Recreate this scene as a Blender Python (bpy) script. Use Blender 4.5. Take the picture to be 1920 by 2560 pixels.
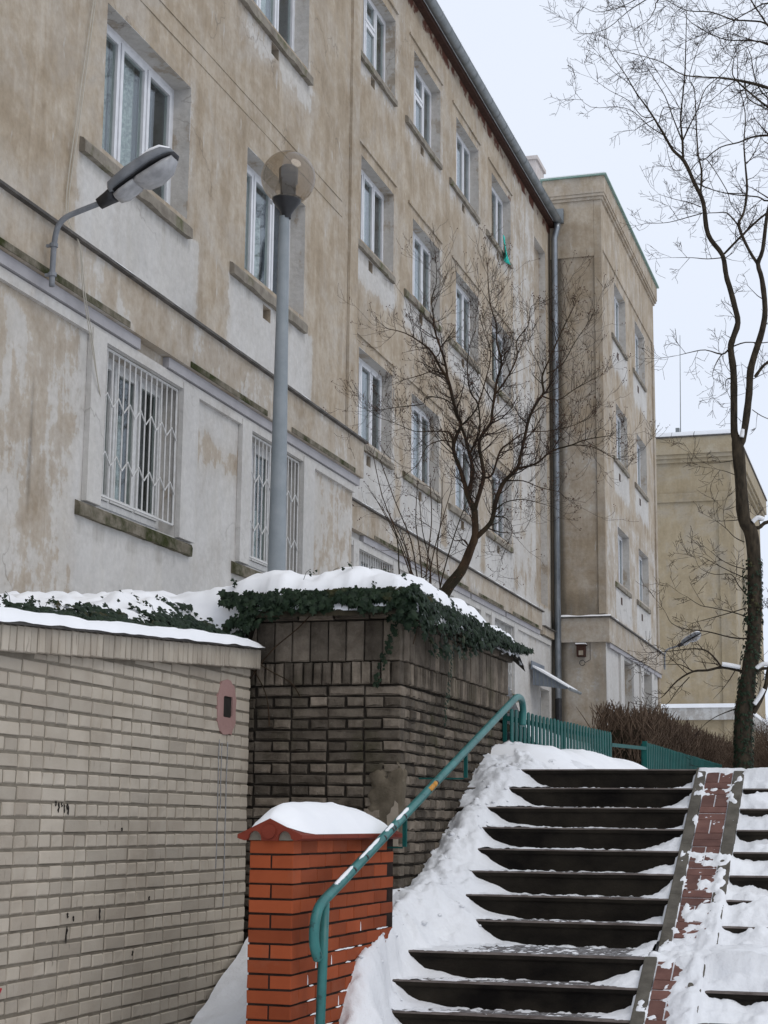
import bpy, bmesh, math, random
from mathutils import Vector, noise, Matrix
random.seed(11)
R = math.radians
for o in list(bpy.data.objects): bpy.data.objects.remove(o)
scn = bpy.context.scene
COL = scn.collection
# ------------------------------------------------------------------ camera
EYE = 1.65
cd = bpy.data.cameras.new('camera'); cam = bpy.data.objects.new('camera', cd); COL.objects.link(cam)
cd.sensor_fit = 'VERTICAL'; cd.sensor_height = 36.0; cd.lens = 36.0*4200/2560
cd.clip_start = 0.1; cd.clip_end = 1500
cam.matrix_world = Matrix(((0.956, 0.044, 0.291, 0), (0.294, -0.177, -0.939, 0), (0.010, 0.983, -0.182, EYE), (0, 0, 0, 1)))
_q = cam.matrix_world.to_quaternion(); cam.matrix_world = Matrix.Translation((0, 0, EYE)) @ _q.to_matrix().to_4x4()
scn.camera = cam
# ------------------------------------------------------------------ world: overcast winter sky
w = bpy.data.worlds.new('World'); scn.world = w; w.use_nodes = True
nt = w.node_tree; nt.nodes.clear()
SUN_EL, SUN_AZ = R(48), R(120)          # azimuth from +Y towards +X
sky = nt.nodes.new('ShaderNodeTexSky'); sky.sky_type = 'NISHITA'; sky.sun_disc = False
sky.sun_elevation = SUN_EL; sky.sun_rotation = SUN_AZ
sky.air_density = 1.0; sky.dust_density = 6.0; sky.ozone_density = 1.0
mul = nt.nodes.new('ShaderNodeVectorMath'); mul.operation = 'SCALE'; mul.inputs['Scale'].default_value = 0.1
nt.links.new(sky.outputs[0], mul.inputs[0])
cl = nt.nodes.new('ShaderNodeTexNoise'); cl.inputs['Scale'].default_value = 1.6; cl.inputs['Detail'].default_value = 3
cr = nt.nodes.new('ShaderNodeValToRGB')
cr.color_ramp.elements[0].position = .3; cr.color_ramp.elements[0].color = (.775, .845, .975, 1)
cr.color_ramp.elements[1].position = .7; cr.color_ramp.elements[1].color = (.825, .885, 1.0, 1)
nt.links.new(cl.outputs[0], cr.inputs[0])
mx = nt.nodes.new('ShaderNodeMix'); mx.data_type = 'RGBA'; mx.inputs[0].default_value = .96
nt.links.new(mul.outputs[0], mx.inputs[6]); nt.links.new(cr.outputs[0], mx.inputs[7])
bg = nt.nodes.new('ShaderNodeBackground'); bg.inputs[1].default_value = 1.04
ow = nt.nodes.new('ShaderNodeOutputWorld')
nt.links.new(mx.outputs[2], bg.inputs[0]); nt.links.new(bg.outputs[0], ow.inputs[0])
sd = bpy.data.lights.new('sun', 'SUN'); sd.energy = 0.8; sd.angle = R(35); sd.color = (1, .93, .84)
so = bpy.data.objects.new('sun', sd); COL.objects.link(so)
sv = Vector((math.sin(SUN_AZ)*math.cos(SUN_EL), math.cos(SUN_AZ)*math.cos(SUN_EL), math.sin(SUN_EL)))
so.rotation_euler = sv.to_track_quat('Z', 'Y').to_euler()
scn.view_settings.view_transform = 'Standard'; scn.view_settings.look = 'None'
scn.view_settings.exposure = 0.0; scn.view_settings.gamma = 1.0; scn.view_settings.use_curve_mapping = False
scn.render.engine = 'CYCLES'
scn.cycles.max_bounces = 4; scn.cycles.diffuse_bounces = 3; scn.cycles.caustics_reflective = False; scn.cycles.caustics_refractive = False; scn.cycles.glossy_bounces = 2; scn.cycles.transparent_max_bounces = 8

# ------------------------------------------------------------------ material helpers
class NB:
    """small node-graph builder"""
    def __init__(s, name):
        s.m = bpy.data.materials.new(name); s.m.use_nodes = True
        s.t = s.m.node_tree; s.t.nodes.clear()
        s.out = s.n('ShaderNodeOutputMaterial')
        s.b = s.n('ShaderNodeBsdfPrincipled'); s.l(s.b.outputs[0], s.out.inputs[0])
        s.pos = s.n('ShaderNodeNewGeometry').outputs['Position']
    def n(s, t): return s.t.nodes.new(t)
    def l(s, a, b): s.t.links.new(a, b)
    def mapping(s, scale, src=None, loc=(0, 0, 0)):
        m = s.n('ShaderNodeMapping'); m.inputs['Scale'].default_value = scale; m.inputs['Location'].default_value = loc
        s.l(src or s.pos, m.inputs['Vector']); return m.outputs[0]
    def noise(s, scale, detail=4, rough=.55, vec=None, dist=0):
        n = s.n('ShaderNodeTexNoise'); n.inputs['Scale'].default_value = scale; n.inputs['Detail'].default_value = detail
        n.inputs['Roughness'].default_value = rough; n.inputs['Distortion'].default_value = dist
        s.l(vec or s.pos, n.inputs['Vector']); return n.outputs[0]
    def ramp(s, fac, p0, p1, c0=(0, 0, 0, 1), c1=(1, 1, 1, 1)):
        r = s.n('ShaderNodeValToRGB'); e = r.color_ramp.elements
        e[0].position = p0; e[0].color = c0; e[1].position = p1; e[1].color = c1
        s.l(fac, r.inputs[0]); return r.outputs[0]
    def mix(s, fac, a, b, mode='MIX'):
        m = s.n('ShaderNodeMix'); m.data_type = 'RGBA'; m.blend_type = mode
        for v, i in ((fac, 0), (a, 6), (b, 7)):
            if hasattr(v, 'links') or hasattr(v, 'is_output'): s.l(v, m.inputs[i])
            elif i == 0: m.inputs[0].default_value = v
            else: m.inputs[i].default_value = tuple(v)[:3]+(1,)
        return m.outputs[2]
    def math(s, op, a, b=0.0, clamp=False):
        m = s.n('ShaderNodeMath'); m.operation = op; m.use_clamp = clamp
        for v, i in ((a, 0), (b, 1)):
            if hasattr(v, 'is_output'): s.l(v, m.inputs[i])
            else: m.inputs[i].default_value = v
        return m.outputs[0]
    def attr(s, name):
        a = s.n('ShaderNodeAttribute'); a.attribute_name = name; return a.outputs['Fac']
    def rnd(s): return s.n('ShaderNodeObjectInfo').outputs['Random']
    def bump(s, h, dist=.01, strength=.6):
        b = s.n('ShaderNodeBump'); b.inputs['Distance'].default_value = dist; b.inputs['Strength'].default_value = strength
        s.l(h, b.inputs['Height']); s.l(b.outputs[0], s.b.inputs['Normal'])
    def fin(s, col, rough=.8, spec=.3, metal=0):
        if hasattr(col, 'is_output'): s.l(col, s.b.inputs['Base Color'])
        else: s.b.inputs['Base Color'].default_value = tuple(col)[:3]+(1,)
        if hasattr(rough, 'is_output'): s.l(rough, s.b.inputs['Roughness'])
        else: s.b.inputs['Roughness'].default_value = rough
        s.b.inputs['Specular IOR Level'].default_value = spec; s.b.inputs['Metallic'].default_value = metal
        return s.m
def simple(name, c1, c2, scale=6, rough=.7, spec=.3, bump=.003, bscale=60, metal=0, vary=0.0, p=(.35, .65), stretch=None):
    g = NB(name)
    v = g.mapping(stretch) if stretch else None
    c = g.mix(g.ramp(g.noise(scale, 6, .6, v), p[0], p[1]), c1, c2)
    if vary:
        f = g.math('ADD', g.math('MULTIPLY', g.rnd(), 2*vary), 1-vary)
        cc = g.n('ShaderNodeCombineColor'); [g.l(f, cc.inputs[i]) for i in range(3)]
        c = g.mix(1.0, c, cc.outputs[0], 'MULTIPLY')
    if bump: g.bump(g.noise(bscale, 4, .6, v), bump)
    return g.fin(c, rough, spec, metal)

def plaster(name, tan1, tan2, white, dark=(.10, .085, .065), wbias=0.0):
    g = NB(name)
    big = g.noise(.55, 3, .6); mid = g.noise(2.3, 5, .64); fine = g.noise(15, 4, .65)
    streak = g.noise(1.5, 5, .66, g.mapping((3.0, 3.0, .42)), .4)
    bl = g.noise(1.1, 4, .68, g.mapping((1, 1, 1), loc=(7.3, 2.1, 4.4)), .6)
    col = g.mix(g.ramp(mid, .34, .68), tan1, tan2)
    col = g.mix(g.math('MULTIPLY', g.ramp(streak, .45, .72), .5), col, tuple(min(1, c*1.15+.03) for c in tan2))
    col = g.mix(g.math('MULTIPLY', g.ramp(big, .42, .7), .35), col, tuple(c*.80 for c in tan1))
    col = g.mix(g.math('MULTIPLY', g.ramp(bl, .48, .64), .6), col, tuple(c*.6+.14 for c in tan2))
    sc = g.noise(7.5, 3, .6, g.mapping((1.6, 1.6, .35), loc=(4, 4, 4)))
    col = g.mix(g.math('MULTIPLY', g.ramp(sc, .66, .72), .42), col, tuple(c*.8+.1 for c in white))
    # lime-white areas where the colour coat has gone: soft wash plus sharp-edged flakes
    pt = g.attr('patch')
    nz = g.math('ADD', g.math('MULTIPLY', mid, .5), g.math('ADD', g.math('MULTIPLY', streak, .38), g.math('MULTIPLY', fine, .12)))
    sm = g.math('ADD', g.math('MULTIPLY', g.math('SUBTRACT', nz, .5), 2.0), g.math('ADD', pt, wbias))
    wm = g.math('ADD', g.math('MULTIPLY', g.ramp(sm, .12, .80), .55), g.math('MULTIPLY', g.ramp(sm, .46, .53), .40))
    wcol = g.mix(g.ramp(bl, .35, .65), tuple(c*.86 for c in white), white)
    wcol = g.mix(g.math('MULTIPLY', g.ramp(streak, .46, .72), .4), wcol, (white[0]*.80, white[1]*.77, white[2]*.70))
    col = g.mix(wm, col, wcol)
    # dark moss / soot stains, plus shadow painted in beside the downpipe
    dt = g.attr('dirt_shade')
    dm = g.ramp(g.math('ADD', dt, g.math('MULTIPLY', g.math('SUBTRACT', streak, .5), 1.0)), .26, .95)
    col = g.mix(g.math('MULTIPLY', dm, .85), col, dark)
    # exposed brick
    bk = g.attr('brick')
    bm_ = g.ramp(g.math('ADD', bk, g.math('MULTIPLY', g.math('SUBTRACT', mid, .5), 1.6)), .5, .62)
    col = g.mix(bm_, col, (.09, .035, .022))
    # hairline cracks
    vo = g.n('ShaderNodeTexVoronoi'); vo.feature = 'DISTANCE_TO_EDGE'; vo.inputs['Scale'].default_value = .42
    wv = g.n('ShaderNodeVectorMath'); wv.operation = 'ADD'
    ns = g.n('ShaderNodeTexNoise'); ns.inputs['Scale'].default_value = 2.2; ns.inputs['Detail'].default_value = 4
    g.l(g.pos, ns.inputs['Vector']); g.l(g.pos, wv.inputs[0]); g.l(ns.outputs[1], wv.inputs[1]); g.l(wv.outputs[0], vo.inputs['Vector'])
    ck = g.math('MULTIPLY', g.ramp(vo.outputs[0], .0, .006, (1, 1, 1, 1), (0, 0, 0, 1)), g.ramp(big, .52, .6))
    col = g.mix(g.math('MULTIPLY', ck, .5), col, (.12, .1, .08))
    col = g.mix(.25, col, g.ramp(fine, .25, .75, (.3, .3, .3, 1), (1, 1, 1, 1)), 'MULTIPLY')
    g.bump(g.noise(9, 3, .65), .022, .5)
    return g.fin(col, .92, .15)

MAT = {}
MAT['plaster'] = plaster('weathered_plaster', (.305, .243, .172), (.455, .385, .295), (.575, .562, .54))
MAT['plaster_far'] = plaster('ochre_plaster', (.31, .250, .160), (.37, .305, .205), (.43, .38, .29))
MAT['plaster_grey'] = plaster('grey_plaster', (.30, .28, .255), (.38, .35, .31), (.55, .55, .54))
MAT['sillstone'] = None
g = NB('mossy_concrete')
c = g.mix(g.ramp(g.noise(5, 6, .65), .35, .65), (.155, .135, .11), (.27, .245, .205))
c = g.mix(g.math('MULTIPLY', g.ramp(g.noise(2.6, 5, .6), .55, .68), .75), c, (.075, .082, .03))
g.bump(g.noise(30, 5, .6), .008); MAT['sill'] = g.fin(c, .95, .1)
g = NB('green_moss_strip')
c = g.mix(g.ramp(g.noise(7, 6, .7), .35, .65), (.10, .088, .062), (.22, .195, .155))
c = g.mix(g.ramp(g.noise(2.2, 5, .65), .46, .60), c, (.035, .040, .014))
g.bump(g.noise(40, 5, .7), .012, .9); MAT['moss'] = g.fin(c, .95, .1)
MAT['bar'] = simple('grey_lintel_strip', (.30, .29, .30), (.36, .35, .36), 3, .8, .2)
MAT['flash'] = simple('dark_flashing', (.055, .05, .045), (.11, .10, .09), 6, .7, .3)
MAT['pvc'] = simple('white_window_frame', (.58, .59, .61), (.66, .67, .69), 8, .35, .4, bump=0)
MAT['oldframe'] = simple('old_white_paint', (.52, .52, .51), (.62, .62, .61), 20, .6, .3, bump=.002)
MAT['grille'] = simple('white_bar_paint', (.50, .49, .47), (.60, .60, .59), 18, .55, .3, bump=0)
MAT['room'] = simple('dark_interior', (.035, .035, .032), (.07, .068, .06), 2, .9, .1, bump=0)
MAT['curtain'] = simple('lace_curtain', (.34, .35, .35), (.62, .64, .65), 26, .9, .1, bump=0, p=(.4, .6))
MAT['curtain_green'] = simple('green_curtain', (.10, .13, .08), (.16, .19, .12), 5, .9, .1, bump=0, stretch=(9, 9, 1))
MAT['curtain_blue'] = simple('blue_blind', (.035, .06, .11), (.05, .08, .14), 5, .8, .1, bump=0)
g = NB('window_glass')
tr = g.n('ShaderNodeBsdfTransparent'); tr.inputs[0].default_value = (.80, .84, .82, 1)
gl = g.n('ShaderNodeBsdfGlossy'); gl.inputs['Roughness'].default_value = .03; gl.inputs[0].default_value = (.9, .95, 1, 1)
lw = g.n('ShaderNodeLayerWeight'); lw.inputs[0].default_value = .5
fr = g.math('ADD', g.math('MULTIPLY', g.math('POWER', lw.outputs['Facing'], 4.0), .85), .04)
ms = g.n('ShaderNodeMixShader'); g.l(fr, ms.inputs[0]); g.l(tr.outputs[0], ms.inputs[1]); g.l(gl.outputs[0], ms.inputs[2])
g.l(ms.outputs[0], g.out.inputs[0]); MAT['glass'] = g.m
g = NB('smoked_globe')
tr = g.n('ShaderNodeBsdfTransparent'); tr.inputs[0].default_value = (.74, .69, .62, 1)
gl = g.n('ShaderNodeBsdfGlossy'); gl.inputs['Roughness'].default_value = .05; gl.inputs[0].default_value = (.9, .9, .9, 1)
lw = g.n('ShaderNodeLayerWeight'); lw.inputs[0].default_value = .5
fr = g.math('ADD', g.math('MULTIPLY', g.math('POWER', lw.outputs['Facing'], 4.0), .50), .07)
df = g.n('ShaderNodeBsdfDiffuse'); df.inputs[0].default_value = (.33, .27, .20, 1)
m0 = g.n('ShaderNodeMixShader'); m0.inputs[0].default_value = .15; g.l(tr.outputs[0], m0.inputs[1]); g.l(df.outputs[0], m0.inputs[2])
ms = g.n('ShaderNodeMixShader'); g.l(fr, ms.inputs[0]); g.l(m0.outputs[0], ms.inputs[1]); g.l(gl.outputs[0], ms.inputs[2])
g.l(ms.outputs[0], g.out.inputs[0]); MAT['globe'] = g.m
MAT['zinc'] = simple('zinc_sheet', (.13, .145, .15), (.21, .225, .23), 4, .45, .5, bump=.002, bscale=8, metal=.35)
MAT['zincpipe'] = simple('bright_zinc_pipe', (.20, .225, .25), (.32, .345, .375), 3, .32, .5, bump=.001, bscale=8, metal=.6)
MAT['post'] = simple('grey_steel_post', (.19, .215, .23), (.24, .265, .28), 5, .5, .4, bump=.002)
MAT['lampgrey'] = simple('lamp_grey', (.13, .14, .155), (.20, .21, .225), 9, .5, .4, bump=.001)
MAT['black'] = simple('black_plastic', (.010, .010, .012), (.022, .022, .024), 10, .4, .4, bump=0)
g = NB('lamp_bowl'); MAT['bowl'] = g.fin(g.mix(g.ramp(g.noise(7, 4, .6), .35, .65), (.22, .22, .225), (.36, .36, .365)), .25, .5)
g = NB('turquoise_rail_paint')
c = g.mix(g.ramp(g.noise(7, 4, .6), .35, .65), (.020, .115, .108), (.032, .165, .155))
c = g.mix(g.math('MULTIPLY', g.ramp(g.noise(17, 5, .7), .60, .64), .8), c, (.012, .050, .048))
c = g.mix(g.ramp(g.noise(38, 5, .7), .70, .73), c, (.055, .028, .014))
g.bump(g.noise(40, 4, .6), .002); MAT['turq'] = g.fin(c, .4, .4)
MAT['fence'] = simple('green_fence_paint', (.003, .060, .053), (.005, .080, .071), 8, .6, .2, bump=0, vary=.12)
MAT['orange'] = simple('bare_primer', (.45, .19, .03), (.5, .25, .05), 40, .6, .2, bump=0)
MAT['mortar_w'] = simple('grey_mortar', (.165, .143, .112), (.215, .19, .152), 12, .95, .1, bump=.006)
g = NB('pale_sand_lime_brick')
c = g.mix(g.ramp(g.noise(3.2, 6, .6), .35, .68), (.385, .336, .272), (.445, .396, .328))
f = g.math('ADD', g.math('MULTIPLY', g.rnd(), .30), .84)
cc = g.n('ShaderNodeCombineColor'); [g.l(f, cc.inputs[i]) for i in range(3)]
c = g.mix(1.0, c, cc.outputs[0], 'MULTIPLY')
st = g.ramp(g.noise(1.05, 5, .6, g.mapping((1, 1, .8), loc=(3.1, 0, 1.7))), .52, .66)
c = g.mix(g.math('MULTIPLY', st, .55), c, (.215, .172, .130))
c = g.mix(g.math('MULTIPLY', g.ramp(g.rnd(), .90, .93), .38), c, (.20, .165, .13))
dr = g.ramp(g.noise(26, 3, .6, g.mapping((1, 1, .18))), .66, .73)
c = g.mix(g.math('MULTIPLY', dr, .6), c, (.10, .08, .065))
g.bump(g.noise(70, 5, .6), .004); MAT['brick_w'] = g.fin(c, .9, .15)
g = NB('sooty_clinker_brick')
c = g.mix(g.ramp(g.noise(7, 8, .7), .32, .7), (.072, .058, .044), (.185, .155, .122))
f = g.math('ADD', g.math('MULTIPLY', g.math('POWER', g.rnd(), 1.8), 1.05), .62)
cc = g.n('ShaderNodeCombineColor'); [g.l(f, cc.inputs[i]) for i in range(3)]
c = g.mix(1.0, c, cc.outputs[0], 'MULTIPLY')
c = g.mix(g.math('MULTIPLY', g.ramp(g.noise(60, 4, .7), .62, .74), .5), c, (.26, .24, .21))
c = g.mix(g.math('MULTIPLY', g.ramp(g.noise(1.9, 5, .6), .55, .7), .5), c, (.05, .05, .022))
g.bump(g.noise(45, 7, .72), .014, .9); MAT['brick_d'] = g.fin(c, .95, .12)
MAT['mortar_d'] = simple('dark_mortar', (.016, .013, .010), (.040, .033, .026), 14, .95, .1, bump=.006)
g = NB('terracotta_clinker')
c = g.mix(g.ramp(g.noise(2.6, 6, .6), .35, .68), (.235, .050, .017), (.295, .068, .024))
f = g.math('ADD', g.math('MULTIPLY', g.rnd(), .46), .74)
cc = g.n('ShaderNodeCombineColor'); [g.l(f, cc.inputs[i]) for i in range(3)]
c = g.mix(1.0, c, cc.outputs[0], 'MULTIPLY')
c = g.mix(g.math('MULTIPLY', g.ramp(g.noise(5, 5, .6), .58, .75), .3), c, (.22, .10, .06))
g.bump(g.noise(50, 4, .6), .0015); MAT['terra'] = g.fin(c, .7, .15)
MAT['terracap'] = simple('terracotta_cap', (.15, .026, .014), (.19, .034, .018), 6, .7, .2)
MAT['mortar_b'] = simple('black_joint', (.016, .010, .008), (.032, .022, .018), 14, .95, .1)
MAT['pink'] = simple('pink_render', (.30, .185, .165), (.35, .22, .20), 6, .95, .1, bump=.006)
MAT['patch'] = simple('brown_render', (.085, .070, .050), (.15, .125, .092), 7, .95, .1, bump=.008)
MAT['cream'] = simple('cream_render', (.26, .22, .17), (.33, .285, .23), 7, .95, .1, bump=.004)
MAT['riser'] = simple('wet_dark_concrete', (.006, .005, .0042), (.026, .0215, .016), 2.2, .85, .10, bump=.006, stretch=(1, 1, 1.6))
g = NB('grey_paving')
c = g.mix(g.ramp(g.noise(12, 5, .6), .35, .65), (.095, .088, .088), (.15, .14, .14))
c = g.mix(g.math('MULTIPLY', g.ramp(g.noise(34, 5, .7), .50, .62), .65), c, (.50, .51, .52))
g.bump(g.noise(60, 4, .6), .003); MAT['paver'] = g.fin(c, .8, .2)
MAT['jointsnow'] = simple('snow_filled_joint', (.60, .61, .63), (.78, .79, .81), 20, .9, .1, bump=.002)
MAT['frost'] = simple('frosted_joint', (.16, .16, .165), (.42, .425, .43), 30, .9, .1, bump=.002, p=(.3, .7))
MAT['redpaver'] = simple('red_paving_brick', (.105, .046, .036), (.155, .074, .058), 10, .75, .3, bump=.003, vary=.2)
MAT['nose'] = simple('pale_step_edge', (.075, .060, .054), (.165, .142, .130), 14, .85, .15, bump=.004, stretch=(.6, 2, 2))  # paler tone for the top and chamfer of each step
MAT['kerb'] = simple('kerb_concrete', (.075, .068, .056), (.125, .114, .095), 9, .9, .15, bump=.006)
g = NB('snow')
c = g.mix(g.ramp(g.noise(1.4, 5, .6), .35, .7), (.70, .712, .735), (.79, .80, .815))
c = g.mix(g.math('MULTIPLY', g.ramp(g.noise(38, 3, .6), .73, .78), .35), c, (.36, .31, .25))
c = g.mix(g.math('MULTIPLY', g.ramp(g.noise(6.5, 5, .65), .55, .75), .30), c, (.60, .60, .60))
g.bump(g.noise(16, 5, .68), .02, .6); g.b.inputs['Subsurface Weight'].default_value = 0.0
MAT['snow'] = g.fin(c, .7, .2)
g = NB('smooth_snow')
c = g.mix(g.ramp(g.noise(1.4, 5, .6), .35, .7), (.79, .80, .82), (.85, .857, .868))
g.bump(g.noise(14, 5, .55), .006, .5); MAT['snow2'] = g.fin(c, .7, .2)
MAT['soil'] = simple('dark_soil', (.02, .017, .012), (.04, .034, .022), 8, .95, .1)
g = NB('ivy_leaf')
c = g.mix(g.ramp(g.noise(23, 2, .5), .35, .65), (.005, .013, .006), (.016, .030, .014))
c = g.mix(g.math('MULTIPLY', g.ramp(g.noise(5, 3, .5), .6, .7), .6), c, (.06, .045, .015))
MAT['ivy'] = g.fin(c, .6, .18)
MAT['bark'] = simple('damp_bark', (.022, .018, .013), (.060, .047, .032), 18, .9, .15, bump=.008, bscale=40, stretch=(1, 1, .35))
g = NB('brown_bark')
c = g.mix(g.ramp(g.noise(14, 5, .6, g.mapping((1, 1, .3))), .35, .65), (.026, .016, .010), (.062, .038, .022))
c = g.mix(g.math('MULTIPLY', g.ramp(g.noise(2.3, 3, .5), .45, .6), .7), c, (.016, .016, .009))
g.bump(g.noise(40, 5, .6, g.mapping((1, 1, .35))), .006); MAT['bark2'] = g.fin(c, .9, .15)
MAT['twig'] = simple('thin_twigs', (.022, .015, .012), (.042, .029, .022), 9, .9, .1, bump=0)
MAT['bud'] = simple('dry_buds', (.055, .026, .017), (.09, .045, .028), 20, .9, .1, bump=0)
MAT['hedge'] = simple('brown_hedge_twigs', (.060, .040, .028), (.145, .102, .072), 5, .95, .1, bump=0)
MAT['bag'] = simple('turquoise_cloth', (.02, .42, .34), (.03, .50, .41), 8, .7, .2, bump=0)
MAT['cable'] = simple('pale_cable', (.40, .37, .31), (.45, .42, .36), 5, .7, .2, bump=0)
MAT['awn'] = simple('blue_grey_sheet', (.12, .14, .165), (.16, .18, .21), 6, .55, .4, bump=0)
MAT['rustbox'] = simple('rusty_box', (.035, .016, .012), (.06, .03, .02), 12, .8, .2, bump=0)
MAT['red'] = simple('red_spray_paint', (.30, .02, .03), (.36, .03, .04), 8, .8, .2, bump=0)
MAT['copper'] = simple('green_coping', (.16, .26, .22), (.24, .33, .29), 5, .6, .3, bump=0)
MAT['chim'] = simple('pale_chimney', (.50, .45, .42), (.56, .52, .50), 4, .9, .1)
MAT['stain_hole_dark'] = simple('black_drip_hole_dark', (.02, .018, .016), (.03, .027, .024), 8, .9, .1, bump=0)

# ------------------------------------------------------------------ mesh helpers
LOCAL = set()      # things whose parts are modelled in the thing's own space
def setpar(o, p):
    o.parent = p
    if p is not None and p.type == 'EMPTY' and p.name not in LOCAL: o.matrix_parent_inverse = Matrix.Translation(-p.location)
class MB:
    def __init__(s): s.v = []; s.f = []; s.a = {}
    def quad(s, a, b, c, d):
        i = len(s.v); s.v += [a, b, c, d]; s.f.append((i, i+1, i+2, i+3)); return s
    def box(s, x0, x1, y0, y1, z0, z1):
        if x0 > x1: x0, x1 = x1, x0
        if y0 > y1: y0, y1 = y1, y0
        i = len(s.v)
        s.v += [(x0, y0, z0), (x1, y0, z0), (x1, y1, z0), (x0, y1, z0), (x0, y0, z1), (x1, y0, z1), (x1, y1, z1), (x0, y1, z1)]
        s.f += [(i, i+3, i+2, i+1), (i+4, i+5, i+6, i+7), (i, i+1, i+5, i+4), (i+1, i+2, i+6, i+5), (i+2, i+3, i+7, i+6), (i+3, i, i+4, i+7)]
        return s
    def tube(s, pts, rad, n=6, caps=True):
        pts = [Vector(p) for p in pts]; m = len(pts)
        if not hasattr(rad, '__len__'): rad = [rad]*m
        i0 = len(s.v); ref = None
        for k in range(m):
            t = (pts[min(k+1, m-1)]-pts[max(k-1, 0)])
            if t.length < 1e-9: t = Vector((0, 0, 1))
            t.normalize()
            if ref is None:
                ref = t.orthogonal().normalized()
            else:
                ref = ref - t*ref.dot(t)
                if ref.length < 1e-6: ref = t.orthogonal()
                ref.normalize()
            b = t.cross(ref); p = pts[k]; r = rad[k]
            for j in range(n):
                an = 2*math.pi*j/n
                q = p+(ref*math.cos(an)+b*math.sin(an))*r
                s.v.append((q.x, q.y, q.z))
        for k in range(m-1):
            for j in range(n):
                a = i0+k*n+j; b2 = i0+k*n+(j+1) % n
                s.f.append((a, b2, b2+n, a+n))
        if caps:
            s.f.append(tuple(i0+j for j in reversed(range(n)))); s.f.append(tuple(i0+(m-1)*n+j for j in range(n)))
        return s
    def lathe(s, prof, n=24, c=(0, 0, 0)):
        i0 = len(s.v)
        for (r, z) in prof:
            for j in range(n):
                an = 2*math.pi*j/n; s.v.append((c[0]+r*math.cos(an), c[1]+r*math.sin(an), c[2]+z))
        for k in range(len(prof)-1):
            for j in range(n):
                a = i0+k*n+j; b = i0+k*n+(j+1) % n; s.f.append((a, b, b+n, a+n))
        return s
    def prism(s, poly, d, axis):
        """poly of 3-D points, extruded by vector d"""
        i = len(s.v); n = len(poly); d = Vector(d)
        s.v += [tuple(p) for p in poly]+[tuple(Vector(p)+d) for p in poly]
        s.f.append(tuple(range(i+n-1, i-1, -1))); s.f.append(tuple(range(i+n, i+2*n)))
        for k in range(n): s.f.append((i+k, i+(k+1) % n, i+n+(k+1) % n, i+n+k))
        return s
    def mesh(s, name, mat, smooth=False):
        me = bpy.data.meshes.new(name); me.from_pydata(s.v, [], s.f)
        for k, vals in s.a.items():
            at = me.attributes.new(k, 'FLOAT', 'POINT'); at.data.foreach_set('value', vals)
        if mat is not None: me.materials.append(mat)
        if smooth: me.polygons.foreach_set('use_smooth', [True]*len(me.polygons))
        me.update(); return me
    def build(s, name, mat, parent=None, smooth=False):
        o = bpy.data.objects.new(name, s.mesh(name, mat, smooth)); COL.objects.link(o); setpar(o, parent); return o
def bevel(o, wdt=.006, seg=2):
    m = o.modifiers.new('bevel', 'BEVEL'); m.width = wdt; m.segments = seg; m.limit_method = 'ANGLE'; return o
def tag(o, label=None, cat=None, group=None, kind=None):
    if label: o['label'] = label
    if cat: o['category'] = cat
    if group: o['group'] = group
    if kind: o['kind'] = kind
    return o
def empty(name, loc=(0, 0, 0)):
    o = bpy.data.objects.new(name, None); o.empty_display_size = .1; COL.objects.link(o); o.location = loc
    if any(loc): bpy.context.view_layer.update()
    return o
def inst(name, me, loc, parent, rotz=0, scale=(1, 1, 1), rot=None):
    o = bpy.data.objects.new(name, me); COL.objects.link(o); setpar(o, parent)
    o.location = loc; o.rotation_euler = rot or (0, 0, rotz); o.scale = scale; return o
def ns(x, y, z=0.0, s=1.0): return noise.noise(Vector((x*s, y*s, z*s)))
def fbm(x, y, z=0.0, s=1.0, o=4): return noise.fractal(Vector((x*s, y*s, z*s)), 1.0, 2.0, o)
def sst(a, b, x):
    t = max(0.0, min(1.0, (x-a)/(b-a))); return t*t*(3-2*t)
def interp(tab, x):
    if x <= tab[0][0]: return tab[0][1]
    for (a, b), (c, d) in zip(tab, tab[1:]):
        if x <= c: return b+(d-b)*(x-a)/(c-a)
    return tab[-1][1]
# ------------------------------------------------------------------ ground
def hfield(name, mat, x0, x1, y0, y1, step, fn, parent=None, keep=None, smooth=True):
    nx = int(round((x1-x0)/step)); ny = int(round((y1-y0)/step))
    m = MB(); idx = {}
    P = [[None]*(ny+1) for _ in range(nx+1)]
    for i in range(nx+1):
        x = x0+(x1-x0)*i/nx
        for j in range(ny+1):
            y = y0+(y1-y0)*j/ny; P[i][j] = (x, y, fn(x, y))
    def vid(i, j):
        k = (i, j)
        if k not in idx: idx[k] = len(m.v); m.v.append(P[i][j])
        return idx[k]
    for i in range(nx):
        for j in range(ny):
            q = (P[i][j], P[i+1][j], P[i+1][j+1], P[i][j+1])
            if keep and not keep(q): continue
            m.f.append((vid(i, j), vid(i+1, j), vid(i+1, j+1), vid(i, j+1)))
    return m.build(name, mat, parent, smooth)

# stair geometry (measured): nosings k -> (y, z)
RIS = .15
NOSE = []
for k in range(14):
    y = 13.10-.29*k-(.515 if k >= 8 else 0); NOSE.append((y, 2.08-RIS*k))
LIN = [(y, z) for y, z in reversed(NOSE)]+[(13.11, 2.08), (40, 2.45)]
def nline(y):
    if y < NOSE[-1][0]: return NOSE[-1][1]-RIS
    return interp(LIN, y)

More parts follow.
